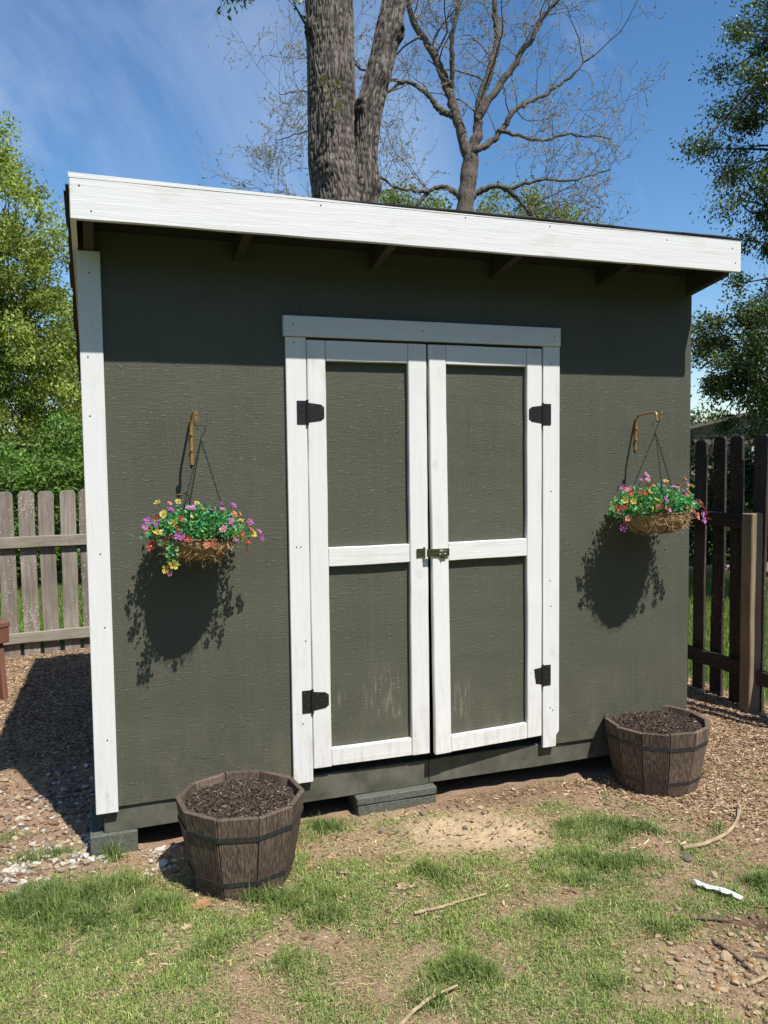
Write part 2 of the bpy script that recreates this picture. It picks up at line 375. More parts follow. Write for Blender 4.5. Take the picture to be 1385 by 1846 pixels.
def ground_mat():
    mt, nt, b = mat_new('yard_soil_and_turf'); g = NB(nt); base = g.attr()
    v = g.coord((1, 1, 1)); f = g.noise(v, 38, 8, .72); cr = g.noise(v, 150, 4, .7); bl = g.noise(v, 6, 4, .6)
    col = g.mix(.75, base, g.ramp(f, [(.25, .5), (.5, .95), (.75, 1.35)]), 'MULTIPLY')
    col = g.mix(.5, col, g.ramp(cr, [(.3, .6), (.7, 1.25)]), 'MULTIPLY')
    col = g.mix(.35, col, g.ramp(bl, [(.3, .75), (.7, 1.2)]), 'MULTIPLY')
    nt.links.new(col, b.inputs['Base Color']); b.inputs['Roughness'].default_value = .95; b.inputs['Specular IOR Level'].default_value = .08
    g.bump(g.math('ADD', f, g.math('MULTIPLY', cr, .4)), .9, .02, b); return mt
M['ground'] = ground_mat()

# ------------------------------------------------------------------ ground
def ell(x, y, cx, cy, rx, ry, a=0):
    c, s = math.cos(a), math.sin(a); u = ((x-cx)*c+(y-cy)*s)/rx; w_ = (-(x-cx)*s+(y-cy)*c)/ry
    return np.clip(1.25-np.sqrt(u*u+w_*w_), 0, 1)
YA = -.38   # patches on the lawn run along the view's sideways direction
TUFTS = [(.645, -.615, .070, .035, 3.2), (.60, -.600, .05, .03, 3.0), (.98, -.10, .14, .06, 1.1), (.78, -.34, .10, .14, .6), (.72, -.66, .22, .10, .9), (1.28, -.67, .16, .055, 1.15), (1.75, -.88, .15, .06, 1.0),
         (2.02, -.46, .18, .11, .8), (2.22, -.62, .12, .08, 1.25), (1.98, -.82, .26, .14, .85), (1.12, -1.27, .12, .085, 1.35), (.97, -1.36, .09, .08, 1.2), (1.90, -1.30, .09, .05, 1.2), (2.44, -1.13, .08, .09, 1.4),
         (.78, -.82, .08, .08, .9), (.05, -.04, .07, .05, 1.25), (-.22, .06, .16, .04, .9), (-.38, .32, .10, .06, .6), (1.55, -1.52, .10, .06, 1.0), (.38, -.86, .12, .06, .8), (-.12, -.35, .36, .20, 1.35), (.0, -.52, .42, .16, 1.1), (.62, -1.05, .14, .10, .95), (1.52, -1.10, .12, .07, .8), (2.62, -.72, .05, .04, .6)]
def turf(x, y):
    """0..1 cover of living grass; second value: tuftiness (long blades)"""
    n = fbm(x*3.1, y*3.1, s=3); n2 = fbm(x*11, y*11, s=9)
    lawn = np.clip((.72-y*1.1-np.maximum(x-1.5, 0)*.25)-.25, 0, 1)*np.clip(n*3.6-.95, .10, 1)
    lawn = np.where(x < .35, np.clip((-y-.12)*4, 0, 1)*np.clip(.7+n, 0, 1), lawn)
    bare = np.maximum.reduce([ell(x, y, 1.62, -.38, .44, .24, YA)*1.4, ell(x, y, .22, -.26, .18, .16)*1.2, ell(x, y, 2.05, -1.60, .46, .26, YA)*1.5, ell(x, y, 2.25, -1.38, .22, .09, YA)*1.3, ell(x, y, 1.8, -.08, .85, .13, -.08)*1.3, ell(x, y, .42, -.55, .14, .10)*.9, ell(x, y, 2.9, -.6, .55, .8)*1.2, ell(x, y, .58, -.32, .28, .26)*1.2])
    c = lawn*np.clip(1-bare, 0, 1); t = np.zeros_like(c)
    xw = x+(fbm(x*9, y*9, s=61, o=3)-.5)*.16; yw = y+(fbm(x*9, y*9, s=67, o=3)-.5)*.11
    for (cx, cy, rx, ry, k) in TUFTS:
        e = ell(xw, yw, cx, cy, rx, ry, YA if cx > .5 else 0)*k; t = np.maximum(t, e*np.clip(-.15+n2*2.1, 0, 1))
    c = np.clip(np.maximum(c*np.clip(n2*2-.2, .15, 1.2), t*.9), 0, 1)
    c = c*(y < -.005+.02*(x > 0)) + c*(y >= -.005+.02*(x > 0))*(x < -.02)
    return c, t
def axis(a, b, d, outer):
    core = np.arange(a, b+1e-6, d); g = [d*1.6]
    lo = [a]; hi = [b]; st = d
    while lo[-1] > -outer: st *= 1.35; lo.append(lo[-1]-st)
    st = d
    while hi[-1] < outer: st *= 1.35; hi.append(hi[-1]+st)
    return np.concatenate([np.array(lo[:0:-1]), core, np.array(hi[1:])])
gx = axis(-1.1, 4.5, .022, 600); gy = axis(-2.0, 4.6, .026, 600)
X, Y = np.meshgrid(gx, gy); x = X.ravel(); y = Y.ravel()
def gheight(x, y):
    x = np.asarray(x, float); y = np.asarray(y, float)
    near = np.clip(1.5-np.maximum(np.abs(x-1.6)-3.5, np.abs(y-1)-4)/3, 0, 1)
    return near*((fbm(x*2.2, y*2.2, s=21, o=3)-.5)*.035+(fbm(x*13, y*13, s=23, o=3)-.5)*.022)-.004
z = gheight(x, y)
nb = fbm(x*2.5, y*2.5, s=31); nf = fbm(x*14, y*14, s=33)
def lerp(a, b, t): return a+(b-a)*np.clip(t, 0, 1)[:, None]
soil = np.array([.38, .255, .17]); sand = np.array([.58, .45, .27]); wet = np.array([.085, .055, .038]); mulch = np.array([.33, .225, .145]); thatch = np.array([.38, .31, .175]); lawnc = np.array([.075, .115, .028])
C = np.tile(soil, (len(x), 1)); C = lerp(C, thatch[None], np.clip((-y-.15)*2.2, 0, 1)*np.clip(2.3-x, 0, 1)*np.clip(nb*3.2-.95, 0, 1)*.75)
C = lerp(C, sand[None], np.clip(ell(x, y, 1.62, -.38, .52, .28, YA)*(.2+nf*1.5)+(nb-.5)*.5, 0, 1)*np.clip(ell(x, y, 1.62, -.38, .62, .34, YA)*3, 0, 1)); C = lerp(C, sand[None]*.85, ell(x, y, 2.05, -1.62, .45, .25, YA)*nf*.9)
C = lerp(C, wet[None], ell(x, y, 2.28, -1.42, .25, .13, YA)*.9); C = lerp(C, wet[None]*1.3, ell(x, y, 1.95, -.08, .5, .12)*.6)
C = lerp(C, mulch[None], np.clip((x-2.35)*3+(y+.3)*1.5, 0, 1)*.8); C = lerp(C, mulch[None], np.clip((y-.9)*2.5, 0, 1)*(x < 3.9))
far = np.clip((y-4.25-.12*(x+.45))*4, 0, 1); farx = np.clip((x-4.12)*5, 0, 1); farn = np.clip((-2.2-y)*2, 0, 1); farw = np.clip((-1.3-x)*2, 0, 1)*(y < 2)
C = lerp(C, lawnc[None]*(0.8+.5*nb[:, None]), np.maximum.reduce([far, farx, farn, farw]))
tc_, tt_ = turf(x, y); C = lerp(C, np.array([[.10, .12, .04]]), tc_*.55)
gg = Geo(); ny, nx = X.shape
i = (np.arange(ny-1)[:, None]*nx+np.arange(nx-1)[None, :]).ravel()
gg.add(np.stack([x, y, z], 1), np.stack([i, i+1, i+nx+1, i+nx], 1), col=C)
ground = gg.obj('ground', M['ground'], smooth=True); setp(ground, 'bare earth and patchy turf of the back yard', 'ground', kind='structure')

# ------------------------------------------------------------------ shed
shed = setp(empty('garden_shed', (0, 0, 0)), 'olive green garden shed with white trim and double doors', 'shed')
SL = .165                                         # fall of the roof towards the back, per metre
def under(y): return 2.617-SL*y                   # underside of the roof deck
def sidewall(name, x0, x1, y0, y1):
    g = Geo(); g.prism([(y0, .2), (y1, .2), (y1, under(y1)-.004), (y0, under(y0)-.004)], x0, x1, axis='x'); return fix_normals(g.obj(name, M['siding'], shed))
for (a, b_, z0, z1) in ((.0, .9295, .2, 2.615), (.93, 1.2267, 2.21, 2.615), (1.2272, 1.828, 2.21, 2.615), (1.8285, 2.1595, 2.21, 2.615), (2.16, 3.05, .2, 2.615)):
    board('siding_panel', (a, 0, z0), (b_, .012, z1), M['siding'], shed, .0006)
sidewall('side_wall', .0, .012, .0125, 2.44); sidewall('side_wall', 3.038, 3.05, .0125, 2.44)
board('back_wall', (.0, 2.4405, .2), (3.05, 2.4525, 2.20), M['siding'], shed, .001)
board('floor', (.013, .05, .2), (3.037, 2.44, .22), M['deckwood'], shed, 0)
# timbers under the siding
board('skid', (.030, .012, .086), (1.530, .050, .2065), M['skid'], shed, .003, rough=.004)
board('skid', (1.533, .0135, .090), (3.03, .050, .2075), M['skid'], shed, .003, rough=.004)
board('skid', (.012, .055, .092), (.045, 2.42, .199), M['skid'], shed, .003)
board('skid', (3.0, .055, .092), (3.04, 2.42, .199), M['skid'], shed, .003)
# corner board and door surround
cb = board('corner_board', (0, -.020, .184), (.090, -.001, 2.528), M['white'], shed, .002)
board('door_casing', (.852, -.020, .193), (.944, -.001, 2.215), M['white'], shed, .002)
g = Geo(); g.prism([(2.145, .197), (2.219, .197), (2.221, .255), (2.237, .275), (2.237, 2.215), (2.145, 2.215)], -.020, -.001); fix_normals(g.obj('door_casing', M['white'], shed))
board('door_header', (.842, -.030, 2.2165), (2.238, -.001, 2.306), M['whiteh'], shed, .002)
# fascia, rake, rafters, deck
board('fascia_board', (-.015, -.290, 2.577), (3.105, -.270, 2.727), M['whiteh'], shed, .003, rough=.003)
g = Geo()
g.prism([(-.0152, 2.7272), (3.106, 2.7272), (3.106, 2.7285), (1.30, 2.7325), (-.018, 2.746)], -.2905, -.272); fix_normals(g.obj('drip_edge', M['whiteh'], shed))
g = Geo(); g.prism([(-.2695, 2.577), (2.62, 2.577-SL*2.9), (2.62, 2.72-SL*2.9), (-.2695, 2.72)], -.015, .006, axis='x'); fix_normals(g.obj('rake_board', M['white'], shed))
for rx in (.028, .633, 1.250, 1.859, 2.457):
    g = Geo(); g.prism([(-.2685, 2.575), (-.0005, 2.528), (-.0005, under(0)-.001), (-.2685, under(-.2685)-.001)], rx, rx+.038, axis='x'); fix_normals(g.obj('rafter', M['rafter'], shed))
g = Geo(); g.prism([(-.2685, 2.560), (-.0005, 2.515), (-.0005, under(0)-.001), (-.2685, under(-.2685)-.001)], 3.012, 3.05, axis='x'); fix_normals(g.obj('rafter', M['rafter'], shed))
g = Geo(); g.prism([(-.268, under(-.268)), (2.60, under(2.60)), (2.60, under(2.60)+.012), (-.268, under(-.268)+.012)], .008, 3.10, axis='x'); deck = fix_normals(g.obj('roof_deck', M['deckwood'], shed))
g = Geo(); g.prism([(-.2685, under(-.2685)+.0125), (2.62, under(2.62)+.0125), (2.62, 2.729-.0005-SL*2.88), (-.2685, 2.729)], .008, 3.10, axis='x'); fix_normals(g.obj('roof_board', M['deckwood'], shed))
def roofz(y): return 2.7305-SL*(y+.2685)
for row in range(21):
    y0 = -.288+row*.14; y1 = y0+.30
    if y1 > 2.64: y1 = 2.64
    off = -.03-random.random()*.018+(0.0 if row % 2 else -.0)
    xs = [off]; 
    first = .46 if row % 2 else .92
    xs.append(first)
    while xs[-1] < 3.1: xs.append(min(xs[-1]+.92, 3.118+random.random()*.012))
    for a, b_ in zip(xs[:-1], xs[1:]):
        if b_-a < .02: continue
        g = Geo(); n = 14; xx = np.linspace(a+.001, b_-.001, n); wob = (vnoise(xx*3.1, xx*0+row)-.5)*.010+(vnoise(xx*14, xx*0+row+9)-.5)*.003
        if row == 0: wob = wob*.6+.002
        lift = np.maximum(.0, wob)+.004; dz = .0045*np.ones(n)
        yf = y0+(vnoise(xx*9, xx*0+row+3)-.5)*.008
        if row == 0: yf = yf+.075*np.clip((.95-xx)/.45, 0, 1)**.7; lift = lift*np.clip((xx-.55)/.5, 0.1, 1)
        top = np.stack([xx, yf, roofz(yf)+lift+dz], 1); bot = np.stack([xx, yf, roofz(yf)+lift], 1)
        bt = np.stack([xx, xx*0+y1, roofz(y1)+xx*0+.0035], 1); bb = np.stack([xx, xx*0+y1, roofz(y1)+xx*0+.0005], 1)
        V = np.concatenate([top, bot, bt, bb]); q = []
        for k in range(n-1):
            q += [[k, k+1, 2*n+k+1, 2*n+k], [n+k, n+k+1, k+1, k], [3*n+k, 3*n+k+1, n+k+1, n+k], [2*n+k, 2*n+k+1, 3*n+k+1, 3*n+k]]
        q += [[0, 2*n, 3*n, n], [n-1, 2*n-1, 4*n-1, 3*n-1]]
        g.add(V, q); fix_normals(g.obj('shingle', M['shingle'], deck))
# doors
def screws(g, pts, y, r=.0035):
    for (sx, sz) in pts:
        g.tube([(sx, y+.001, sz), (sx, y-.0016, sz)], [r, r*.8], 8, 1)
def ydoor(x, z, k0, k1, xh, xm):
    u = (x-xh)/(xm-xh); return -u*(k0+k1*max(0, min(1, (2.2-z)/1.95)))
def door(x0, x1, hinge_left, k0, k1, sm, z0, z1):
    d = empty('door', (0, 0, 0)); d.parent = shed
    xh, xm = (x0, x1) if hinge_left else (x1, x0)
    wp = lambda c: (c[0], c[1]+ydoor(c[0], c[2], k0, k1, xh, xm), c[2])
    yb, yf = .0085, -.0215
    board('door_panel', (x0+.004, yb, z0+.004), (x1-.004, .022, z1-.004), M['door'], d, .001, wp)
    sL, sR = x0+.087, x1-(.092 if hinge_left else .085)
    board('stile', (x0, yf, z0), (sL-.0007, yb-.0005, z1), M['whiteb'], d, .0035, wp, .003)
    board('stile', (sR+.0007, yf, z0-(.0 if hinge_left else -.004)), (x1, yb-.0005, z1), M['whiteb'], d, .0035, wp, .003)
    for (a, b_) in ((2.113, z1), (1.183, 1.269), (z0+.003, .337)):
        board('rail', (sL+.0007, yf+.002, a), (sR-.0007, yb-.0005, b_), M['whitebh'], d, .003, wp, .003)
    for hz in (1.882, .570):
        s = 1 if hinge_left else -1; hx = .945 if hinge_left else 2.1405; g = Geo()
        yt = -.0205; a = hx-s*.047
        g.prism([(min(a, hx-s*.006), hz-.052), (max(a, hx-s*.006), hz-.052), (max(a, hx-s*.006), hz+.052), (min(a, hx-s*.006), hz+.052)], yt-.0025, yt)
        yd = yf-.0005
        p = [(hx+s*.005, hz-.043), (hx+s*.062, hz-.036), (hx+s*.078, hz-.024), (hx+s*.078, hz+.024), (hx+s*.062, hz+.036), (hx+s*.005, hz+.043)]
        g.prism(p, yd-.0025, yd)
        g.prism([(hx-.006, hz-.03), (hx+.006, hz-.03), (hx+.006, hz+.03), (hx-.006, hz+.03)], yd-.004, yt+.004)
        g.tube([(hx, yd-.003, hz-.056), (hx, yd-.003, hz+.056)], .0062, 10)
        screws(g, [(hx-s*.034, hz+d_) for d_ in (-.040, .040)]+[(hx-s*.022, hz+d_) for d_ in (-.014, .016)], yt-.0025)
        screws(g, [(hx+s*.022, hz-.03), (hx+s*.022, hz+.03), (hx+s*.045, hz), (hx+s*.068, hz-.02), (hx+s*.068, hz+.02)], yd-.0025)
        fix_normals(g.obj('hinge', [M['black'], M['screw']], d))
    return d
dl = door(.947, 1.522, True, .0, .006, 1, .252, 2.204); dr = door(1.533, 2.137, False, .004, .045, -1, .256, 2.203)
# hasp on the meeting stiles
g = Geo(); hz = 1.226; y0 = -.026
g.prism([(1.462, hz-.020), (1.496, hz-.020), (1.496, hz+.020), (1.462, hz+.020)], y0-.003, y0)
g.tube([(1.499, y0-.005, hz-.026), (1.499, y0-.005, hz+.026)], .0055, 10)
yst = y0-.026
for (a, b_, c, d_) in ((1.503, 1.568, -.018, .018), (1.604, 1.618, -.018, .018), (1.568, 1.604, .010, .018), (1.568, 1.604, -.018, -.010)):
    g.prism([(a, hz+c), (b_, hz+c), (b_, hz+d_), (a, hz+d_)], yst-.0025, yst)
ang = np.linspace(0, 2*np.pi, 22); g.tube(np.stack([1.586+.017*np.cos(ang), ang*0+yst-.010+.0*ang, hz+.009*np.sin(ang)], 1), .0028, 8, 0)
g.tube([(1.584, yst-.014, hz-.012), (1.588, yst-.016, hz+.016)], .004, 8); g.tube([(1.586, yst+.02, hz), (1.586, yst-.012, hz)], .004, 8)
g.prism([(1.572, hz-.028), (1.602, hz-.028), (1.602, hz-.019), (1.572, hz-.019)], yst-.004, yst+.006)
screws(g, [(1.470, hz-.013), (1.470, hz+.013), (1.486, hz-.012), (1.486, hz+.012)], y0-.003)
fix_normals(g.obj('hasp', [M['zinc'], M['screw']], dl))
# nail heads in the trim: one cluster per board
def nails(parent, pts, y):
    for (a, b_) in pts:
        g = Geo(); g.tube([(a, y+.001, b_), (a, y-.0008, b_)], [.0038, .0034], 8); g.obj('nail', M['nail'], parent)
nails(cb, [(.045, 2.44), (.03, 1.86), (.052, 1.29), (.060, .98), (.055, .50), (.03, 2.10)], -.020)
for o in list(shed.children):
    if o.name.startswith('fascia'): nails(o, [(.06, 2.61), (.95, 2.71), (1.60, 2.715), (2.02, 2.712), (2.66, 2.70), (3.05, 2.69), (3.07, 2.62), (.02, 2.70)], -.290)
    if o.name.startswith('door_header'): nails(o, [(.885, 2.268), (1.50, 2.262), (2.20, 2.262)], -.030)
    if o.name == 'door_casing': nails(o, [(.89, 2.19), (.885, 1.28), (.905, 1.28), (.90, .47), (.92, .85)], -.020)
    if o.name == 'door_casing.001': nails(o, [(2.19, 2.13), (2.19, 1.50), (2.185, 1.05), (2.19, .92), (2.185, .40), (2.20, .385)], -.020)
# blocks the shed stands on
def blk(lo, hi, label, rough=.004):
    o = board('concrete_block', lo, hi, M['block'], None, .005, rough=rough); return setp(o, label, 'block', 'painted blocks under the shed')
blk((-.027, -.004, -.06), (.166, .36, .0855), 'painted concrete block under the left front corner of the shed')
blk((1.150, -.028, .0465), (1.556, .17, .0855), 'thin painted cap block, upper of the two stacked below the left door')
blk((1.156, -.024, -.06), (1.553, .17, .0455), 'thin painted cap block, lower of the two stacked below the left door')
blk((2.98, .06, -.06), (3.05, .40, .086), 'painted concrete block under the right end of the shed')

# ------------------------------------------------------------------ hanging baskets and their wall hooks
def bracket(x, ztop, zbot, reach, label):
    t = setp(empty('plant_hook', (x, 0, zbot)), label, 'hook', 'bronze plant hooks screwed to the shed')
    h = ztop-zbot; g = Geo()
    p = [(0, -.006, 0), (0, -.0065, h*.35), (0, -.007, h*.8), (.001, -.012, h*.93), (.001, -.03, h*.99), (.001, -.09, h*1.02), (.001, -reach+.03, h*1.04), (.001, -reach+.012, h*1.03), (.001, -reach+.004, h*.98), (.001, -reach+.002, h*.80), (.001, -reach-.008, h*.765), (.001, -reach-.020, h*.785), (.001, -reach-.028, h*.85), (.001, -reach-.031, h*1.0)]
    # smooth the path
    P = np.array(p); tt = np.linspace(0, len(P)-1, 70); Q = np.stack([np.interp(tt, np.arange(len(P)), P[:, k]) for k in range(3)], 1)
    for _ in range(3): Q[1:-1] = (Q[:-2]+2*Q[1:-1]+Q[2:])/4
    g.tube(Q, .0052, 10); g.tube([Q[-1]+(0, 0, -.004), Q[-1]+(0, 0, .008)], [.0075, .0078], 10)
    g.obj('rod', M['copper'], t, True)
    for zz in (h*.30, h*.62):
        g = Geo(); g.tube([(0, -.010, zz), (0, -.0165, zz)], [.0072, .0062], 10); g.tube([(0, -.0165, zz), (0, -.018, zz)], .0035, 8); g.obj('screw', M['copper'], t)
    g = Geo(); g.box((0, -.003, h*.45), (.014, .004, h*.9)); g.obj('back_plate', M['copper'], t)
    return t
bracket(.436, 1.865, 1.655, .155, 'bronze arm hook on the siding left of the doors')
bracket(2.70, 1.882, 1.700, .175, 'bronze arm hook on the siding right of the doors')
PET = {'purple': ((.42, .09, .40), (.24, .03, .26)), 'orchid': ((.60, .22, .55), (.40, .07, .36)), 'yellow': ((.66, .52, .11), (.52, .28, .03)), 'coral': ((.70, .22, .13), (.45, .07, .05)), 'red': ((.42, .035, .025), (.22, .012, .012)), 'salmon': ((.74, .33, .22), (.5, .12, .08)), 'orange': ((.68, .33, .08), (.5, .12, .02)), 'pink': ((.68, .30, .42), (.42, .08, .2))}
FLOWER = {}
def flower_mesh(kind, v):
    if (kind, v) in FLOWER: return FLOWER[kind, v]
    c1, c2 = PET[kind]; g = Geo(); rg = np.random.default_rng(len(FLOWER)+5)
    for k in range(5):
        a = k*2*np.pi/5+rg.uniform(-.12, .12); wv = rg.uniform(.85, 1.1); cup = rg.uniform(.15, .55) if v else rg.uniform(.0, .35)
        ca, sa = math.cos(a), math.sin(a)
        pts = []; 
        for (r_, s_, zz) in ((.10, 0, 0), (.55, .36*wv, .10+cup*.25), (.95, .34*wv, .08+cup*.62), (1.06, 0, .02+cup*.7), (.95, -.34*wv, .08+cup*.62), (.55, -.36*wv, .10+cup*.25), (.62, 0, .0+cup*.22)):
            pts.append((r_*ca-s_*sa, r_*sa+s_*ca, zz))
        cols = np.array([c2, c1, c1, c1, c1, c1, np.add(c1, c2)*.5])*rg.uniform(.85, 1.12)
        g.add(np.array(pts)*.0165, t=[[0, 1, 6], [1, 2, 6], [2, 3, 6], [3, 4, 6], [4, 5, 6], [5, 0, 6]], col=np.clip(cols, 0, 1))
    for k in range(5):
        a = k*1.256; g.add(np.array([(0, 0, .003), (.003*math.cos(a), .003*math.sin(a), .0045), (.003*math.cos(a+1.256), .003*math.sin(a+1.256), .0045)]), t=[[0, 1, 2]], col=(.75, .62, .12) if kind != 'yellow' else (.25, .10, .02))
    g.tube([(0, 0, 0), (0, 0, -.018)], [.0028, .0012], 5, col=(.10, .22, .05))
    FLOWER[kind, v] = g.mesh('flower', M['petal'], True); return FLOWER[kind, v]
def basket(x, y, zr, R0, hookz, label, seed, tilt, blossoms):
    rg = np.random.default_rng(seed)
    t = setp(empty('hanging_basket', (x, y, zr)), label, 'hanging basket', 'flower baskets hanging on the shed')
    t.rotation_euler = (tilt[0], tilt[1], 0)
    dep = R0*.68
    # coir liner, bulging between the wires
    g = Geo(); nu, nv = 72, 14; V = []; 
    for jv in range(nv):
        ph = jv/(nv-1)*np.pi/2*.999
        for iu in range(nu):
            a = iu/nu*2*np.pi; bul = 1+.035*math.cos(a*9)**2*math.sin(ph+.3)+.03*(float(vnoise(np.array(math.cos(a)*5), np.array(math.sin(a)*5), np.array(ph*6), seed))-.5)
            r_ = R0*math.cos(ph)**.72*bul; V.append((r_*math.cos(a), r_*math.sin(a), .010-dep*math.sin(ph)))
    q = [[jv*nu+iu, jv*nu+(iu+1) % nu, (jv+1)*nu+(iu+1) % nu, (jv+1)*nu+iu] for jv in range(nv-1) for iu in range(nu)]
    g.add(V, q); 
    g.add([V[-1-k_] for k_ in range(nu)]+[(0, 0, V[-1][2])], t=[[k_, (k_+1) % nu, nu] for k_ in range(nu)])
    lin = fix_normals(g.obj('coir_liner', M['coir'], t, True))
    g = Geo()
    for k in range(800):    # loose fibres
        a = rg.uniform(0, 6.283); ph = rg.uniform(-.05, 1.35); r_ = R0*max(.02, math.cos(max(ph, 0)))**.72*1.02; p0 = np.array([r_*math.cos(a), r_*math.sin(a), .012-dep*math.sin(ph)])
        d = rg.normal(size=3); nrm = np.array([math.cos(a)*math.cos(ph), math.sin(a)*math.cos(ph), -math.sin(ph)]); d += nrm*.4; d /= np.linalg.norm(d); e = rg.normal(size=3)*.35
        ln = rg.uniform(.012, .03) if k > 12 else rg.uniform(.03, .06)
        ts = np.linspace(0, 1, 4)[:, None]; pts = p0+d*ts*ln+e*ts**2*ln+nrm*.002
        g.tube(pts, .0006, 3, cap=False, col=np.array([.70, .50, .27])*rg.uniform(.5, 1.15))
    setp(g.obj('loose_fibre', M['chips'], lin), kind='stuff')
    g = Geo(); a = np.linspace(0, 2*np.pi, 49); g.tube(np.stack([R0*1.02*np.cos(a), R0*1.02*np.sin(a), a*0+.004], 1), .0026, 6, cap=False)
    for k in range(9):
        aa = k*2*np.pi/9+.3; ph = np.linspace(0, np.pi/2*.95, 12); r_ = R0*np.cos(ph)**.72*1.015
        g.tube(np.stack([r_*math.cos(aa), r_*math.sin(aa), .006-dep*np.sin(ph)*1.01], 1), .0019, 5, cap=False)
    g.obj('wire_frame', M['wire'], t, True)
    # chains to a crook
    top = Vector((0, 0, hookz-zr)); 
    for k in range(3):
        aa = .65+k*2.0944+seed*.4; p0 = np.array([R0*math.cos(aa), R0*math.sin(aa), .004]); p1 = np.array([0, 0, top.z-.055]); n = 30; g = Geo(); dv = (p1-p0)/n; L_ = np.linalg.norm(dv); dn = dv/L_
        s1 = np.cross(dn, (0, 0, 1.)); s1 /= np.linalg.norm(s1); s2 = np.cross(dn, s1)
        for j in range(n):
            c = p0+dv*(j+.5); sd = s1 if j % 2 else s2; th = np.linspace(0, 2*np.pi, 9)
            g.tube(c+np.outer(np.cos(th), dn)*L_*.72+np.outer(np.sin(th), sd)*.0032, .00095, 4, cap=False)
        g.obj('chain', M['chain'], t)
    g = Geo(); th = np.linspace(R(-60), R(200), 18); rr_ = .0165
    pts = [(0, 0, top.z-.060), (.0, 0, top.z-.05), (.004, 0, top.z-.040), (.012, 0, top.z-.028)]+[(rr_*math.cos(q_), 0, top.z-.0125+rr_*math.sin(q_)) for q_ in np.linspace(R(-10), R(205), 16)]
    g.tube(np.array(pts), .0018, 6); g.obj('crook', M['chain'], t, True)
    # foliage
    g = Geo(); nl = 4600; cent = []
    for k in range(120):
        a = rg.uniform(0, 6.283); rad = R0*1.28*math.sqrt(rg.uniform(0, 1)); hh = .085*max(0, 1-(rad/(R0*1.35))**2)*rg.uniform(.5, 1.15)
        drop = -.05*max(0, rad/R0-.95)*rg.uniform(.4, 2.2); rad = min(rad, R0*.86) if math.sin(a) < -.35 and abs(math.cos(a)) < .85 else rad; cent.append((rad*math.cos(a), rad*math.sin(a), .018+hh+drop))
    for (a, r_, zz) in ((-2.3, 1.12, -.045), (-2.2, 1.16, -.075), (-2.35, 1.1, -.02)) if seed == 3 else (): cent.append((R0*r_*math.cos(a), R0*r_*math.sin(a), zz))
    cent = np.array(cent); cent = cent[(cent[:, 1]+y) < -.012]
    idx = rg.integers(0, len(cent), nl); P = cent[idx]+rg.normal(size=(nl, 3))*np.array([.019, .019, .016])
    P = P[(P[:, 1]+y) < -.006]; P = P[~((np.hypot(P[:, 0], P[:, 1]) < R0*1.03) & (P[:, 2] < .008)) & ~((P[:, 1] < -R0*.55) & (P[:, 2] < .004) & (P[:, 0] > -R0*.55))]; nl = len(P)
    A = rg.normal(size=(nl, 3))+P/R0*1.0+np.array([0, 0, .5]); 
    A /= np.linalg.norm(A, axis=1)[:, None]; S = np.cross(A, rg.normal(size=(nl, 3))); S /= np.linalg.norm(S, axis=1)[:, None]
    ln = rg.uniform(.010, .020, nl)[:, None]; wd = ln*.34
    cc = np.where(rg.uniform(size=(nl, 1)) < .45, np.array([[.045, .32, .17]]), np.array([[.12, .33, .07]])); cc = cc*rg.uniform(.45, 1.5, (nl, 1))
    cc = np.where(rg.uniform(size=(nl, 1)) < .07, np.array([[.42, .46, .16]]), cc)
    V = np.stack([P, P+A*ln*.5+S*wd, P+A*ln, P+A*ln*.5-S*wd], 1).reshape(-1, 3); b0 = np.arange(nl)[:, None]*4
    g.add(V, b0+np.arange(4)[None], col=np.repeat(cc, 4, 0))
    for c in cent[::2]: g.tube([(c[0]*.4, c[1]*.4, .0), (c[0]*.8, c[1]*.8, c[2]*.7+.01), c], .0012, 4, cap=False, col=(.07, .16, .04))
    setp(g.obj('foliage', M['basketleaf'], t), kind='stuff')
    # blossoms, each on a stem rooted in the foliage
    for q_, (dx, dy, dz, kind, s_) in enumerate(blossoms):
        if kind == 'yellow' and q_ % 3 == 0: kind = ('orchid', 'salmon', 'pink')[q_//3 % 3]
        me = flower_mesh(kind, int(rg.integers(0, 2))); o = link(bpy.data.objects.new('flower', me), t)
        n = Vector((dx*4+rg.normal()*.6, -.8+dy*3+rg.normal()*.5, .75+dz*3+rg.normal()*.45)).normalized()
        o.location = (dx, dy, dz); o.rotation_euler = (n.to_track_quat('Z', 'Y') @ Matrix.Rotation(rg.uniform(0, 6), 4, 'Z').to_quaternion()).to_euler(); k = s_*rg.uniform(.80, 1.14); o.scale = (k, k*rg.uniform(.75, 1), k*rg.uniform(.8, 1.5))
    return t
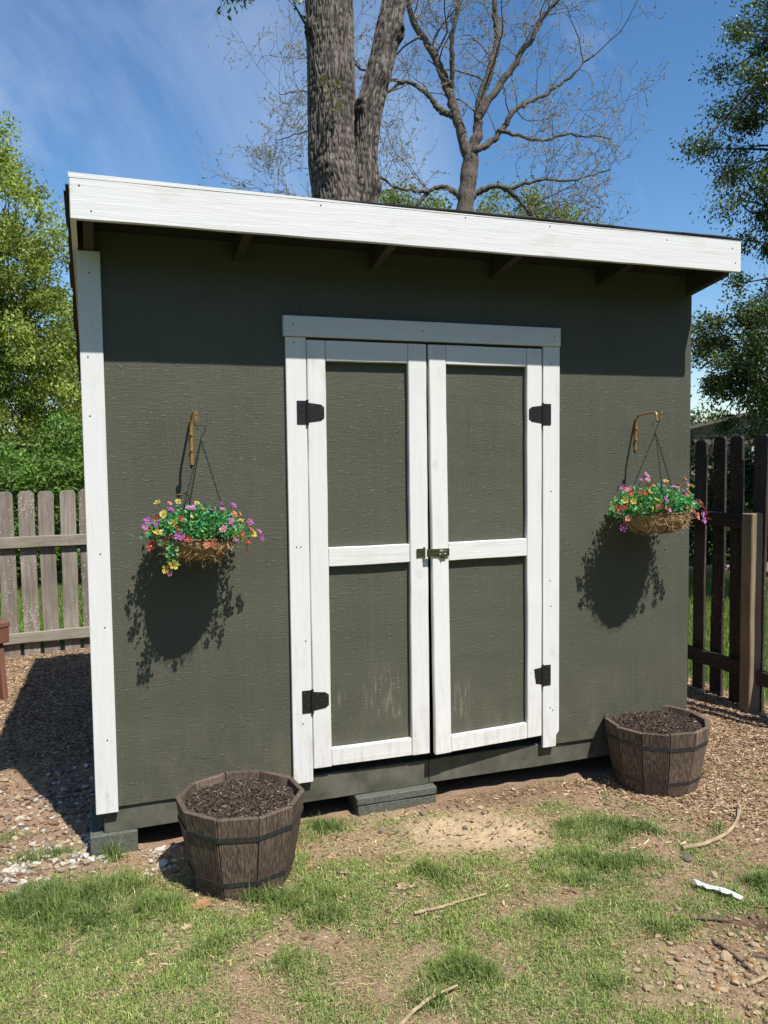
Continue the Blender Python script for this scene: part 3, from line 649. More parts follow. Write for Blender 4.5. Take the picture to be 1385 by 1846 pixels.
# blossom spots: sideways, depth and height from the middle of the rim, colour, size
BL = [(-.075,-.02,.178,'salmon',.95),(-.085,-.03,.150,'yellow',.9),(-.165,-.02,.142,'yellow',.85),(-.120,-.05,.145,'salmon',.6),(-.117,-.06,.120,'purple',1.05),(-.040,-.07,.127,'orchid',1.2),(.017,-.05,.122,'yellow',.8),(.050,-.06,.122,'orchid',1.15),(.088,-.03,.150,'purple',.8),(.092,-.05,.125,'yellow',.8),(.140,-.02,.142,'purple',1.0),(.140,-.05,.106,'coral',1.15),(.168,-.02,.108,'orange',.8),(.124,-.09,.078,'orchid',1.15),(.165,-.06,.080,'yellow',.95),(.210,-.04,.075,'purple',1.1),(.205,-.06,.050,'coral',1.1),(.222,-.05,.028,'yellow',.95),(.250,-.03,.035,'yellow',.95),(.262,-.03,.010,'purple',1.1),(.195,-.09,-.005,'red',1.15),(.190,-.10,-.028,'red',1.2),(.165,-.10,.025,'red',1.0),(.140,-.12,.004,'purple',.95),(.085,-.13,.050,'yellow',1.15),(.048,-.16,.000,'coral',1.05),(.020,-.165,-.010,'coral',.85),(-.055,-.15,.008,'red',1.1),(-.085,-.14,.020,'purple',1.3),(-.085,-.12,.045,'red',.95),(-.075,-.10,.082,'red',1.2),(-.105,-.09,.068,'yellow',.9),(-.145,-.07,.100,'yellow',1.0),(-.165,-.05,.085,'red',.8),(-.200,-.04,.070,'purple',1.25),(-.165,-.08,.060,'purple',1.2),(-.212,-.05,.045,'yellow',.9),(-.205,-.05,.030,'salmon',.95),(-.165,-.09,.028,'yellow',1.05),(-.185,-.07,-.030,'red',1.2),(-.105,-.145,-.092,'yellow',1.15),(-.130,-.135,-.112,'yellow',1.1),(-.118,-.14,-.125,'yellow',.9),(.0,.06,.14,'yellow',.8),(.1,.07,.1,'purple',.9),(-.13,.06,.1,'coral',.9)]
BR = [(-.070,-.02,.190,'yellow',1.05),(-.040,-.02,.180,'salmon',.85),(-.110,-.03,.165,'purple',1.2),(-.085,-.06,.145,'red',1.1),(-.055,-.06,.135,'yellow',.9),(-.215,-.03,.140,'orchid',1.15),(-.185,-.05,.130,'yellow',.95),(-.190,-.06,.105,'red',1.0),(-.160,-.08,.110,'red',1.0),(-.135,-.09,.105,'red',1.15),(-.105,-.09,.110,'orange',.9),(.030,-.04,.155,'yellow',1.2),(.065,-.06,.125,'orchid',1.35),(.115,-.03,.135,'red',1.0),(.160,-.02,.160,'coral',1.05),(.150,-.05,.135,'yellow',.9),(.190,-.03,.125,'yellow',1.15),(.105,-.08,.098,'purple',1.25),(.100,-.10,.085,'coral',1.05),(.145,-.07,.095,'orange',.9),(-.090,-.12,.075,'yellow',1.15),(-.045,-.13,.075,'purple',1.3),(-.085,-.14,.045,'red',1.2),(-.125,-.13,.040,'yellow',1.1),(-.050,-.155,.028,'yellow',1.15),(.060,-.14,.035,'coral',1.3),(.125,-.13,.005,'red',1.25),(.185,-.08,.040,'yellow',1.35),(.230,-.05,.045,'orange',1.0),(.235,-.06,.020,'red',1.2),(.165,-.11,-.020,'yellow',1.1),(.235,-.06,-.020,'orchid',1.25),(.262,-.05,-.012,'purple',1.0),(.270,-.06,-.045,'red',1.5),(.228,-.08,-.048,'orchid',1.2),(-.225,-.06,.075,'yellow',1.0),(-.255,-.04,.050,'red',1.15),(-.230,-.06,.045,'red',1.1),(-.245,-.05,.030,'salmon',1.1),(-.220,-.08,-.010,'salmon',1.15),(-.235,-.06,-.055,'purple',1.2),(-.19,-.08,.07,'yellow',.9),(.0,.06,.16,'yellow',.8),(.1,.06,.12,'purple',.9),(-.13,.06,.12,'coral',.9)]
basket(.433, -.158, 1.352, .143, 1.815, 'coir basket of artificial flowers hanging left of the doors', 3, (.02, .06), BL)
basket(2.690, -.185, 1.388, .160, 1.842, 'coir basket of artificial flowers hanging right of the doors', 4, (.02, -.03), BR)

# ------------------------------------------------------------------ barrel planters
def chip_geo(g, P, ln, wd, th, yawv, tilt, cols):
    n = len(P); cy, sy = np.cos(yawv), np.sin(yawv); ct, st_ = np.cos(tilt), np.sin(tilt)
    A = np.stack([cy*ct, sy*ct, st_], 1); S = np.stack([-sy, cy, np.zeros(n)], 1); U = np.cross(A, S)
    roll = rng.normal(0, .35, n); S2 = S*np.cos(roll)[:, None]+U*np.sin(roll)[:, None]; U2 = np.cross(A, S2)
    a = A*(ln/2)[:, None]; s = S2*(wd/2)[:, None]; u = U2*th[:, None]
    V = np.stack([P-a-s, P+a*.9-s*.7, P+a+s*.5, P-a*.85+s, P-a*.9-s*.8+u, P+a*.85-s*.5+u, P+a*.9+s*.4+u, P-a*.8+s*.8+u], 1).reshape(-1, 3); b = np.arange(n)[:, None]*8
    q = np.concatenate([b+np.array(k)[None] for k in ([4, 5, 6, 7], [0, 1, 5, 4], [2, 3, 7, 6])])
    g.add(V, q, col=np.repeat(cols, 8, 0))
def planter(x, y, rt, rb, h, ns, rot, label, seed):
    rg = np.random.default_rng(seed)
    t = setp(empty('barrel_planter', (x, y, 0), rot), label, 'planter', 'half barrel planters in front of the shed')
    th = .022
    for k in range(ns):
        a0, a1 = k*2*np.pi/ns, (k+1)*2*np.pi/ns; g = Geo(); e = .0018
        def P(a, r_, z_, s): return np.array([r_*math.cos(a), r_*math.sin(a), z_])+s*e*np.array([-math.sin((a0+a1)/2), math.cos((a0+a1)/2), 0])
        zt = h+rg.normal()*.0025; zb = -.008; dr = rg.normal()*.0012; V = []
        zs = np.linspace(zb, zt, 6)
        for zz in zs:
            u = (zz-zb)/(zt-zb); ro = rb+(rt-rb)*u+dr+.004*math.sin(u*3.1); ri = ro-th
            V += [P(a0, ro, zz, 1), P(a1, ro, zz, -1), P(a1, ri, zz, -1), P(a0, ri, zz, 1)]
        q = []
        for j in range(5):
            for i_ in range(4): q.append([j*4+i_, j*4+(i_+1) % 4, (j+1)*4+(i_+1) % 4, (j+1)*4+i_])
        q += [[3, 2, 1, 0], [20, 21, 22, 23]]
        g.add(V, q); o = fix_normals(g.obj('stave', M['stave'], t))
        bm = bmesh.new(); bm.from_mesh(o.data); bmesh.ops.bevel(bm, geom=[e_ for e_ in bm.edges if e_.calc_face_angle(0) > .6], offset=.0022, segments=1, affect='EDGES'); bm.to_mesh(o.data); bm.free()
    for zz, hb in ((h*.765, .020), (h*.185, .019)):
        g = Geo(); n = ns; V = []; jz = rg.normal(size=ns)*.003
        for k in range(n):
            a = k*2*np.pi/n
            for (z_, o_) in ((zz-hb/2+jz[k], .0035), (zz+hb/2+jz[k], .0035), (zz+hb/2+jz[k], .0005), (zz-hb/2+jz[k], .0005)):
                u = z_/h; r_ = rb+(rt-rb)*u+.004*math.sin(u*3.1)+o_; V.append((r_*math.cos(a), r_*math.sin(a), z_))
        q = [[k*4+i_, ((k+1) % n)*4+i_, ((k+1) % n)*4+(i_+1) % 4, k*4+(i_+1) % 4] for k in range(n) for i_ in range(4)]
        g.add(V, q); fix_normals(g.obj('metal_band', M['band'], t))
    # soil heaped with bark chips
    g = Geo(); nr, na = 16, 40; V = [(0, 0, h-.012)]; ri = rt-th-.002
    for j in range(1, nr+1):
        for k in range(na):
            a = k*2*np.pi/na; r_ = ri*j/nr*(math.cos(math.pi/ns)/math.cos((a % (2*np.pi/ns))-math.pi/ns))*.985
            V.append((r_*math.cos(a), r_*math.sin(a), h-.016-.022*(j/nr)**3+.022*(float(fbm(np.array(r_*math.cos(a)*18+seed), np.array(r_*math.sin(a)*18)))-.5)))
    q = [[1+(j-1)*na+k, 1+(j-1)*na+(k+1) % na, 1+j*na+(k+1) % na, 1+j*na+k] for j in range(1, nr) for k in range(na)]
    g.add(V, q, [[0, 1+k, 1+(k+1) % na] for k in range(na)])
    s = g.obj('soil', M['soil'], t, True); setp(s, kind='stuff')
    g = Geo(); n = 4200; a = rg.uniform(0, 6.283, n); r_ = ri*.93*np.sqrt(rg.uniform(0, 1, n)); px, py = r_*np.cos(a), r_*np.sin(a)
    pz = h-.014-.022*(r_/ri)**3+.022*(fbm(px*18+seed, py*18)-.5)+rg.uniform(0, .004, n)
    tone = rg.uniform(0, 1, n)[:, None]; cols = np.where(tone < .62, np.array([[.050, .036, .028]]), np.where(tone < .95, np.array([[.105, .077, .057]]), np.array([[.28, .22, .16]])))*rg.uniform(.6, 1.3, (n, 1))
    chip_geo(g, np.stack([px, py, pz], 1), rg.gamma(2.0, .0042, n)+.004, rg.uniform(.0022, .006, n), rg.uniform(.0015, .004, n), rg.uniform(0, 6.283, n), rg.normal(0, .28, n), cols)
    setp(g.obj('bark_chips', M['chips'], s), kind='stuff')
    return t
planter(.552, -.380, .258, .196, .335, 10, .42, 'dark wooden half barrel of soil left of the doors, nearest the camera', 11)
planter(2.722, -.165, .262, .205, .325, 12, .12, 'dark wooden half barrel of soil at the right end of the shed', 12)

# ------------------------------------------------------------------ fences
def picket_mesh(name, wdt, thk, h, mat, seed):
    rg = np.random.default_rng(seed); g = Geo(); c = wdt*.20; zs = [-.03, h*.25, h*.5, h*.75, h-c]; 
    V = []; jx = rg.normal(size=5)*.002
    for zz, j in zip(zs, jx): V += [(-wdt/2+j, -thk/2, zz), (wdt/2+j, -thk/2, zz), (wdt/2+j, thk/2, zz), (-wdt/2+j, thk/2, zz)]
    V += [(-wdt/2+c*.9, -thk/2, h), (wdt/2-c*.9, -thk/2, h), (wdt/2-c*.9, thk/2, h), (-wdt/2+c*.9, thk/2, h)]
    q = [[a*4+i_, a*4+(i_+1) % 4, (a+1)*4+(i_+1) % 4, (a+1)*4+i_] for a in range(5) for i_ in range(4)]+[[3, 2, 1, 0], [20, 21, 22, 23]]
    g.add(V, q); me = g.mesh(name, mat)
    bm = bmesh.new(); bm.from_mesh(me); bmesh.ops.recalc_face_normals(bm, faces=bm.faces); bmesh.ops.bevel(bm, geom=[e for e in bm.edges if e.calc_face_angle(0) > .7], offset=.002, segments=1, affect='EDGES'); bm.to_mesh(me); bm.free(); return me
# sunlit back fence, seen left of the shed
FA = math.atan(.10)
fl = setp(empty('picket_fence', (-.46, 4.12, 0), FA), 'sunlit grey weathered picket fence left of the shed', 'fence', 'picket fences round the yard')
PM = [picket_mesh('picket', .130, .018, 1.455, M['fence_l'], s) for s in (1, 2, 3)]
for k in range(-6, 5):
    o = link(bpy.data.objects.new('picket', PM[k % 3]), fl); o.location = (-.062+k*.1635+random.uniform(-.004, .004), .0, -.015+random.uniform(-.012, .012)); o.rotation_euler = (random.uniform(-.006, .006), random.uniform(-.010, .010), 0)
for (za, zb) in ((.945, 1.040), (.115, .205)): board('fence_rail', (-1.6, -.052, za), (.95, -.0115, zb), M['rail_l'], fl, .004, rough=.008)
# shaded fence on the right, seen from the side of its rails
fr = setp(empty('picket_fence', (4.07, .6, 0)), 'dark shaded picket fence with posts right of the shed', 'fence', 'picket fences round the yard')
PR = [picket_mesh('picket', .112, .02, 1.80, M['fence_r'], s) for s in (4, 5, 6)]
for k in range(-5, 9):
    if k == -2: continue
    yy = -.012+k*.1825; o = link(bpy.data.objects.new('picket', PR[k % 3]), fr); o.location = (.024, yy+random.uniform(-.004, .004), .0-.045*(yy-.2)+random.uniform(-.01, .01)); o.rotation_euler = (random.uniform(-.012, .012), random.uniform(-.004, .004), R(90))
for (za, zb) in ((1.19, 1.28), (.205, .298)):
    board('fence_rail', (-.030, .038, za), (.012, 1.6, zb), M['rail_r'], fr, .004, rough=.006)
    if za < 1: board('fence_rail', (-.030, -1.0, za-.02), (.012, -.062, zb-.02), M['rail_r'], fr, .004, rough=.006)
board('fence_post', (-.078, -.060, -.2), (.012, .036, 1.295), M['post_r'], fr, .006, rough=.006)

# ------------------------------------------------------------------ bench at the left edge
bn = setp(empty('wooden_bench', (-.70, 2.88, 0), R(38)), 'red brown stained wooden bench cut off by the left edge', 'bench')
board('seat_board', (-1.35, -.20, .512), (.02, -.065, .548), M['bench'], bn, .004)
board('seat_board', (-1.35, -.060, .512), (.02, .075, .548), M['bench'], bn, .004)
board('apron', (-1.33, -.195, .40), (.012, -.157, .5115), M['bench'], bn, .004)
board('apron', (-1.33, .030, .40), (.012, .068, .5115), M['bench'], bn, .004)
for xa in (-1.25, -.06):
    for (ya, sp) in ((-.155, -.05), (-.06, .06)):
        g = Geo(); g.prism([(ya, .511), (ya+.085, .511), (ya+.085+sp, -.01), (ya+sp, -.01)], xa, xa+.04, axis='x'); fix_normals(g.obj('leg', M['bench'], bn))

# ------------------------------------------------------------------ trees
def spline(P, n):
    P = np.asarray(P, float); t = np.linspace(0, len(P)-1, n); Q = np.stack([np.interp(t, np.arange(len(P)), P[:, k]) for k in range(P.shape[1])], 1)
    for _ in range(max(1, n//len(P))): Q[1:-1] = (Q[:-2]+2*Q[1:-1]+Q[2:])/4
    return Q
def leaf_quads(g, P, A, ln, wd, cols, rg, fold=.25):
    n = len(P); A = A/(np.linalg.norm(A, axis=1)[:, None]+1e-9); S = np.cross(A, rg.normal(size=(n, 3))); S /= np.linalg.norm(S, axis=1)[:, None]+1e-9; U = np.cross(A, S)
    ln = ln[:, None]; wd = wd[:, None]
    V = np.stack([P, P+A*ln*.45+S*wd+U*wd*fold, P+A*ln, P+A*ln*.45-S*wd+U*wd*fold], 1).reshape(-1, 3)
    g.add(V, np.arange(n)[:, None]*4+np.arange(4)[None], col=np.repeat(cols, 4, 0))
def rand_branch(rg, p0, d0, length, nseg, wob, lift=0.0):
    pts = [np.array(p0, float)]; d = np.array(d0, float); d /= np.linalg.norm(d)
    for k in range(nseg):
        d = d+rg.normal(size=3)*wob+np.array([0, 0, lift]); d /= np.linalg.norm(d); pts.append(pts[-1]+d*length/nseg)
    return np.array(pts)

def leafy_tree(name, label, base, centre, radii, nspray, nleaf, leaf, cols, mat, bark, seed, trunk_r, droop=.35, spray_r=.30, limbs=26, shell=.55, group=None, bottom=None, keep=None, limb_r=.05, cat='tree'):
    rg = np.random.default_rng(seed); base = np.array(base, float); centre = np.array(centre, float); radii = np.array(radii, float)
    t = setp(empty(name, tuple(base)), label, cat, group)
    wood = Geo(); topc = centre+np.array([0, 0, radii[2]*.55])
    tr = spline([base+(0, 0, -.2), base+(rg.normal()*.1, rg.normal()*.1, (topc[2]-base[2])*.3), (base*.3+centre*.7)*[1, 1, 0]+[0, 0, base[2]+(topc[2]-base[2])*.65], topc], 16)-base
    wood.tube(tr, np.linspace(trunk_r, trunk_r*.25, 16), 12)
    g = Geo(); lp = [tr[5:]]
    def surf(n):
        d = rg.normal(size=(n, 3)); d /= np.linalg.norm(d, axis=1)[:, None]
        bump = .62+.62*fbm(d[:, 0]*2.1+seed, d[:, 1]*2.1, d[:, 2]*2.1+9, s=seed)
        return d, bump
    d, bump = surf(limbs)
    lb = []
    for k in range(limbs):
        tip = centre+d[k]*radii*bump[k]*rg.uniform(.55, .85)-base
        h = np.clip(tip[2]-rg.uniform(.1, .5)*radii[2]*.5-.2, tr[2][2], tr[-1][2]); i_ = np.argmin(np.abs(tr[:, 2]-h)); p0 = tr[i_]
        P = spline([p0, p0*.55+tip*.45+rg.normal(size=3)*.12*radii.min()+np.array([0, 0, .08*radii[2]]), tip], 12)
        wood.tube(P, np.linspace(limb_r*rg.uniform(.6, 1.2), limb_r*.15, 12), 6, cap=False); lb.append(P[3:])
    LB = np.concatenate(lb+[tr[6:]])
    d, bump = surf(nspray); rad = (shell+(1-shell)*rg.uniform(0, 1, nspray)**.6)
    SP = centre+d*radii*(bump*rad)[:, None]-base
    if bottom is not None: SP = SP[SP[:, 2]+base[2] > bottom]
    if keep is not None: SP = SP[keep(SP+base)]
    per = max(1, nleaf//len(SP))
    allP = []; allA = []; tone = []
    for sp in SP:
        j = np.argmin(((LB-sp)**2).sum(1)); P0 = LB[j]; mid = (P0+sp)/2+rg.normal(size=3)*.06
        tw = spline([P0, mid, sp], 6); wood.tube(tw, np.linspace(limb_r*.22, limb_r*.07, 6), 4, cap=False)
        out_ = sp-(centre-base); out_ /= np.linalg.norm(out_)+1e-9
        r_ = spray_r*rg.uniform(.6, 1.3); nn = int(per*rg.uniform(.6, 1.4))+1
        o3 = rg.normal(size=(nn, 3))*np.array([.5, .5, .38])*r_
        o3 += out_*rg.uniform(-.3, .7, (nn, 1))*r_
        for q_ in range(2):
            e = sp+rg.normal(size=3)*r_*.7; wood.tube(np.stack([sp, (sp+e)/2+rg.normal(size=3)*.03, e]), [limb_r*.07, limb_r*.05, limb_r*.03], 3, cap=False)
        allP.append(sp+o3); allA.append(rg.normal(size=(nn, 3))*.7+out_*.5+np.array([0, 0, -droop])); tone.append(np.full(nn, rg.uniform(.62, 1.3)))
    P = np.concatenate(allP); A = np.concatenate(allA); tn = np.concatenate(tone)[:, None]; n = len(P)
    c0, c1 = np.array(cols[0]), np.array(cols[1]); cc = (c0+(c1-c0)*rg.uniform(0, 1, (n, 1)))*tn*rg.uniform(.75, 1.2, (n, 1))
    ln = rg.uniform(.65, 1.25, n)*leaf; leaf_quads(g, P, A, ln, ln*.25, cc, rg)
    wood.obj('trunk', bark, t, True); setp(g.obj('crown', mat, t), kind='stuff')
    return t

# left: tall bright tree beyond the fence, a second one behind it, bushes at its feet
leafy_tree('leafy_tree', 'tall bright green leafy tree at the left edge, reaching above the shed roof', (-2.0, 12.2, 0), (-2.0, 12.2, 3.95), (2.35, 2.0, 3.9), 900, 150000, .070, ((.34, .39, .078), (.205, .28, .05)), M['leafl'], M['barkd'], 41, .22, .45, .25, 30, .22, 'leafy trees beyond the fences', .7)
leafy_tree('leafy_tree', 'thin leafy tree directly behind the left corner board', (.15, 15.5, 0), (.1, 15.5, 3.1), (1.5, 1.5, 2.5), 210, 22000, .08, ((.33, .40, .08), (.18, .27, .05)), M['leafl'], M['barkd'], 42, .16, .4, .33, 16, .45, 'leafy trees beyond the fences', .8)
for (bx, by, rx, rz, sd, lab) in ((-1.45, 8.2, 1.15, 1.05, 43, 'dense dark green bush behind the fence at the left edge'), (.0, 8.9, 1.0, 1.15, 44, 'dense dark green bush behind the fence beside the shed')):
    leafy_tree('leafy_bush', lab, (bx, by, 0), (bx, by, rz*1.0), (rx, .9, rz), 340, 26000, .066, ((.17, .29, .05), (.085, .18, .03)), M['leafl'], M['barkd'], sd, .05, .3, .20, 14, .55, 'bushes behind the fence', .12, None, .02, 'bush')
# right: two oaks and a far tree
leafy_tree('oak_tree', 'large dark leafy oak hanging into the upper right corner', (9.3, 4.4, 0), (9.05, 4.2, 6.1), (1.95, 1.8, 2.9), 250, 90000, .050, ((.10, .145, .032), (.05, .085, .02)), M['leafd'], M['barkd'], 51, .3, .45, .23, 26, .35, 'oaks beyond the right fence', 3.5, None, .09)
leafy_tree('oak_tree', 'smaller dark oak behind the right fence, lower right edge', (7.5, 3.5, 0), (7.45, 3.5, 2.75), (1.25, 1.2, 1.0), 150, 46000, .046, ((.10, .145, .032), (.05, .085, .02)), M['leafd'], M['barkd'], 52, .13, .35, .18, 18, .35, 'oaks beyond the right fence', 1.8, lambda P: P[:, 2] > 2.45-(P[:, 0]-6.5)*.75, .05)
leafy_tree('far_tree', 'small far green tree beside the house roof', (28.2, 29.1, 0), (28.2, 29.1, 2.3), (1.5, 1.5, 1.5), 130, 8000, .20, ((.12, .17, .06), (.07, .11, .04)), M['leafl'], M['barkd'], 53, .2, .3, .5, 10, .5, None, .5)
leafy_tree('far_tree', 'round yellow green tree showing just above the shed roof', (12.9, 19.0, 0), (12.9, 19.0, 6.75), (2.6, 2.2, 3.1), 360, 34000, .12, ((.23, .28, .07), (.13, .18, .04)), M['leafl'], M['barkd'], 54, .25, .35, .40, 16, .5, None, .5)
leafy_tree('far_tree', 'round yellow green tree above the roof beside the thick trunk', (9.3, 20.2, 0), (9.3, 20.2, 7.0), (2.0, 2.0, 3.2), 240, 22000, .12, ((.23, .28, .07), (.13, .18, .04)), M['leafl'], M['barkd'], 55, .2, .35, .40, 12, .5, None, .5)

# unseen ring of trees behind the viewpoint, added to block low sky light
rg = np.random.default_rng(81); g = Geo()
for k in range(46):
    az = rg.uniform(R(75), R(300)); dd = rg.uniform(20, 27); c = np.array([CAMP.x+dd*math.sin(az), CAMP.y+dd*math.cos(az), 0]); hh = rg.uniform(8, 12); rw = rg.uniform(2.4, 3.8)
    g.tube([c, c+(0, 0, hh*.5)], [.22, .12], 6, col=(.06, .05, .04)); n = 520; d = rg.normal(size=(n, 3)); d /= np.linalg.norm(d, axis=1)[:, None]
    leaf_quads(g, c+np.array([0, 0, hh*.53])+d*np.array([rw, rw, hh*.47])*rg.uniform(.6, 1.05, (n, 1)), rg.normal(size=(n, 3))+np.array([0, 0, -.4]), rg.uniform(.7, 1.3, n), rg.uniform(.28, .5, n), np.array([[.09, .13, .035]])*rg.uniform(.6, 1.3, (n, 1)), rg)
setp(g.obj('sky_blocking_trees', M['leafd']), 'unseen trees added behind the viewpoint to block the low sky', 'wood', kind='stuff')

# thick forked trunk behind the shed
bt = setp(empty('forked_tree', (3.05, 7.25, 0)), 'thick grey forked tree trunk rising behind the shed roof', 'tree'); B0 = np.array((3.05, 7.25, 0))
def barky(P, rad, na, seed, amp, knots=()):
    P = np.asarray(P, float); n = len(P); g = Geo(); tg = np.gradient(P, axis=0); tg /= np.linalg.norm(tg, axis=1)[:, None]
    u = np.cross(tg, (0, 1., 0)); u /= np.linalg.norm(u, axis=1)[:, None]; w_ = np.cross(tg, u); a = np.arange(na)/na*2*np.pi
    s = np.concatenate([[0], np.cumsum(np.linalg.norm(np.diff(P, axis=0), axis=1))])
    AA, SS = np.meshgrid(a, s); ca, sa = np.cos(AA), np.sin(AA); rr_ = rad[:, None]
    k = 60*rad.mean()
    tw = .10*fbm(ca*4, sa*4, SS*2.6, s=seed+7, o=3)
    c2, s2 = np.cos(AA+tw), np.sin(AA+tw)
    rid = np.abs(vnoise(c2*k, s2*k, SS*10.5, seed)-.5)*2; rid2 = np.abs(vnoise(c2*k*2.1, s2*k*2.1, SS*17, seed+3)-.5)*2
    big = fbm(ca*1.3, sa*1.3, SS*.9, s=seed+5, o=3)-.5
    rr_ = rr_*(1+.16*big)+amp*(np.clip((rid-.05)/.4, 0, 1)+rid2*.35-.8)
    V = P[:, None]+rr_[..., None]*(ca[..., None]*u[:, None]+sa[..., None]*w_[:, None])
    N_ = ca[..., None]*u[:, None]+sa[..., None]*w_[:, None]; dk = np.ones(AA.shape)
    for (kc, kr, ka) in knots:
        d2 = ((V-(np.array(kc)-B0))**2).sum(-1); e = np.exp(-d2/kr**2); V = V+N_*(ka*(e-1.1*np.exp(-d2/(kr*.42)**2)))[..., None]; dk = dk*(1-.55*e)
    tone = (.28+.85*np.clip((rid-.10)/.38, 0, 1))*(.55+.75*rid2)*dk*(.75+.5*fbm(ca*3, sa*3, SS*2, s=seed+11, o=3))
    CC = (np.array([.27, .232, .20])[None, None]*tone[..., None]).reshape(-1, 3)
    i_ = np.arange(n-1)[:, None]*na; j = np.arange(na)[None]; kk = (j+1) % na
    g.add(V.reshape(-1, 3), np.stack([i_+j, i_+kk, i_+na+kk, i_+na+j], -1).reshape(-1, 4), col=CC); return g
P = spline([(3.25, 7.25, -.3), (3.27, 7.22, 1.5), (3.30, 7.2, 3.6), (3.27, 7.18, 4.9), (3.18, 7.24, 5.7), (3.19, 7.30, 6.8), (3.20, 7.38, 7.9), (3.10, 7.5, 9.2), (2.9, 7.6, 11)], 400)-B0
zz = P[:, 2]; rad = np.interp(zz, [-.3, 1, 4.7, 5.3, 6, 7.8, 11], [.62, .45, .365, .335, .315, .315, .22])
barky(P, rad, 230, 61, .020, [((3.0, 6.93, 5.47), .11, .10), ((2.86, 7.25, 7.35), .10, .09), ((3.3, 6.9, 6.6), .2, .03)]).obj('trunk', M['barkc'], bt, True)
P = spline([(3.38, 7.15, 4.0), (3.50, 7.10, 4.8), (3.57, 7.07, 5.3), (3.60, 7.08, 5.8), (3.66, 7.09, 6.33), (3.86, 7.08, 7.07), (4.03, 7.08, 7.8), (4.3, 7.0, 9.0), (4.8, 6.9, 10.5)], 260)-B0
rad = np.interp(P[:, 2], [4, 4.8, 5.3, 5.8, 6.4, 7.0, 7.4, 7.8, 10.5], [.2, .215, .20, .155, .175, .165, .17, .155, .09])
barky(P, rad, 130, 62, .015, [((3.49, 7.0, 6.35), .10, .09), ((4.06, 6.96, 7.35), .11, .09), ((3.69, 6.99, 5.3), .09, .06), ((3.80, 6.96, 6.72), .09, .05)]).obj('limb', M['barkc'], bt, True)
for (c, r_, d) in () and (((3.49, 7.0, 6.35), .09, (-1, -.4, .1)), ((3.0, 6.93, 5.47), .11, (-.35, -1, -.1)), ((2.86, 7.25, 7.35), .09, (-1, -.3, .2)), ((4.06, 6.96, 7.35), .10, (1, -.6, .1)), ((3.69, 6.99, 5.3), .07, (1, -.3, -.2)), ((3.80, 6.96, 6.72), .07, (.6, -1, 0))):
    g = Geo(); c = np.array(c)-B0; d = np.array(d)/np.linalg.norm(d); P = np.stack([c-d*r_*1.0, c-d*r_*.2, c+d*r_*.35, c+d*r_*.55, c+d*r_*.58]); g.tube(P, [r_*1.5, r_*1.35, r_*1.05, r_*.75, r_*.3], 14); g.obj('knot', M['bark'], bt, True)
rg = np.random.default_rng(63); g = Geo(); gl_ = Geo()
for (p, d) in (((2.87, 7.2, 7.35), (-.35, -.2, 1.0)), ((2.87, 7.2, 7.30), (-.5, -.3, .3)), ((2.95, 7.0, 5.75), (0, -.6, .8))):
    for k in range(3):
        b_ = rand_branch(rg, np.array(p)-B0, np.array(d)+rg.normal(size=3)*.15, rg.uniform(.3, .9), 6, .12); g.tube(b_, np.linspace(.012, .004, 7), 4, cap=False, col=(.10, .085, .07))
        n = 10; leaf_quads(gl_, b_[-1]+rg.normal(size=(n, 3))*.05, rg.normal(size=(n, 3)), rg.uniform(.05, .1, n), rg.uniform(.015, .025, n), np.array([[.20, .22, .05]])*rg.uniform(.7, 1.2, (n, 1)), rg)
lowb = spline([(2.9, 7.5, 9.6), (2.5, 7.2, 9.0), (2.05, 6.9, 7.9), (1.75, 6.8, 7.45)], 14)-B0; g.tube(lowb, np.linspace(.05, .006, 14), 6, col=(.10, .085, .07))
for k in range(26):
    j = rg.integers(7, 14); b_ = rand_branch(rg, lowb[j], (rg.normal()*.6+.2, rg.normal()*.5, -.35), rg.uniform(.15, .40), 5, .2); g.tube(b_, np.linspace(.006, .002, 6), 3, cap=False, col=(.09, .08, .06))
    n = 16; leaf_quads(gl_, b_[rg.integers(2, 6, n)]+rg.normal(size=(n, 3))*.04, rg.normal(size=(n, 3))+np.array([0, 0, -.8]), rg.uniform(.06, .12, n), rg.uniform(.012, .022, n), np.array([[.06, .10, .03]])*rg.uniform(.7, 1.3, (n, 1)), rg)
for k in range(8):   # the crown above
    b_ = rand_branch(rg, (rg.uniform(-.2, 1.6), .3, rg.uniform(9, 10.8)), (rg.normal(), rg.normal(), .9), rg.uniform(2, 4), 10, .15); g.tube(b_, np.linspace(.08, .01, 11), 6, cap=False, col=(.09, .08, .06))
    n = 160; leaf_quads(gl_, b_[rg.integers(4, 11, n)]+rg.normal(size=(n, 3))*.35, rg.normal(size=(n, 3))+np.array([0, 0, -.6]), rg.uniform(.08, .14, n), rg.uniform(.02, .03, n), np.array([[.07, .12, .03]])*rg.uniform(.7, 1.3, (n, 1)), rg)
setp(g.obj('branches', M['twig'], bt), kind='stuff'); setp(gl_.obj('crown', M['leafd'], bt), kind='stuff')

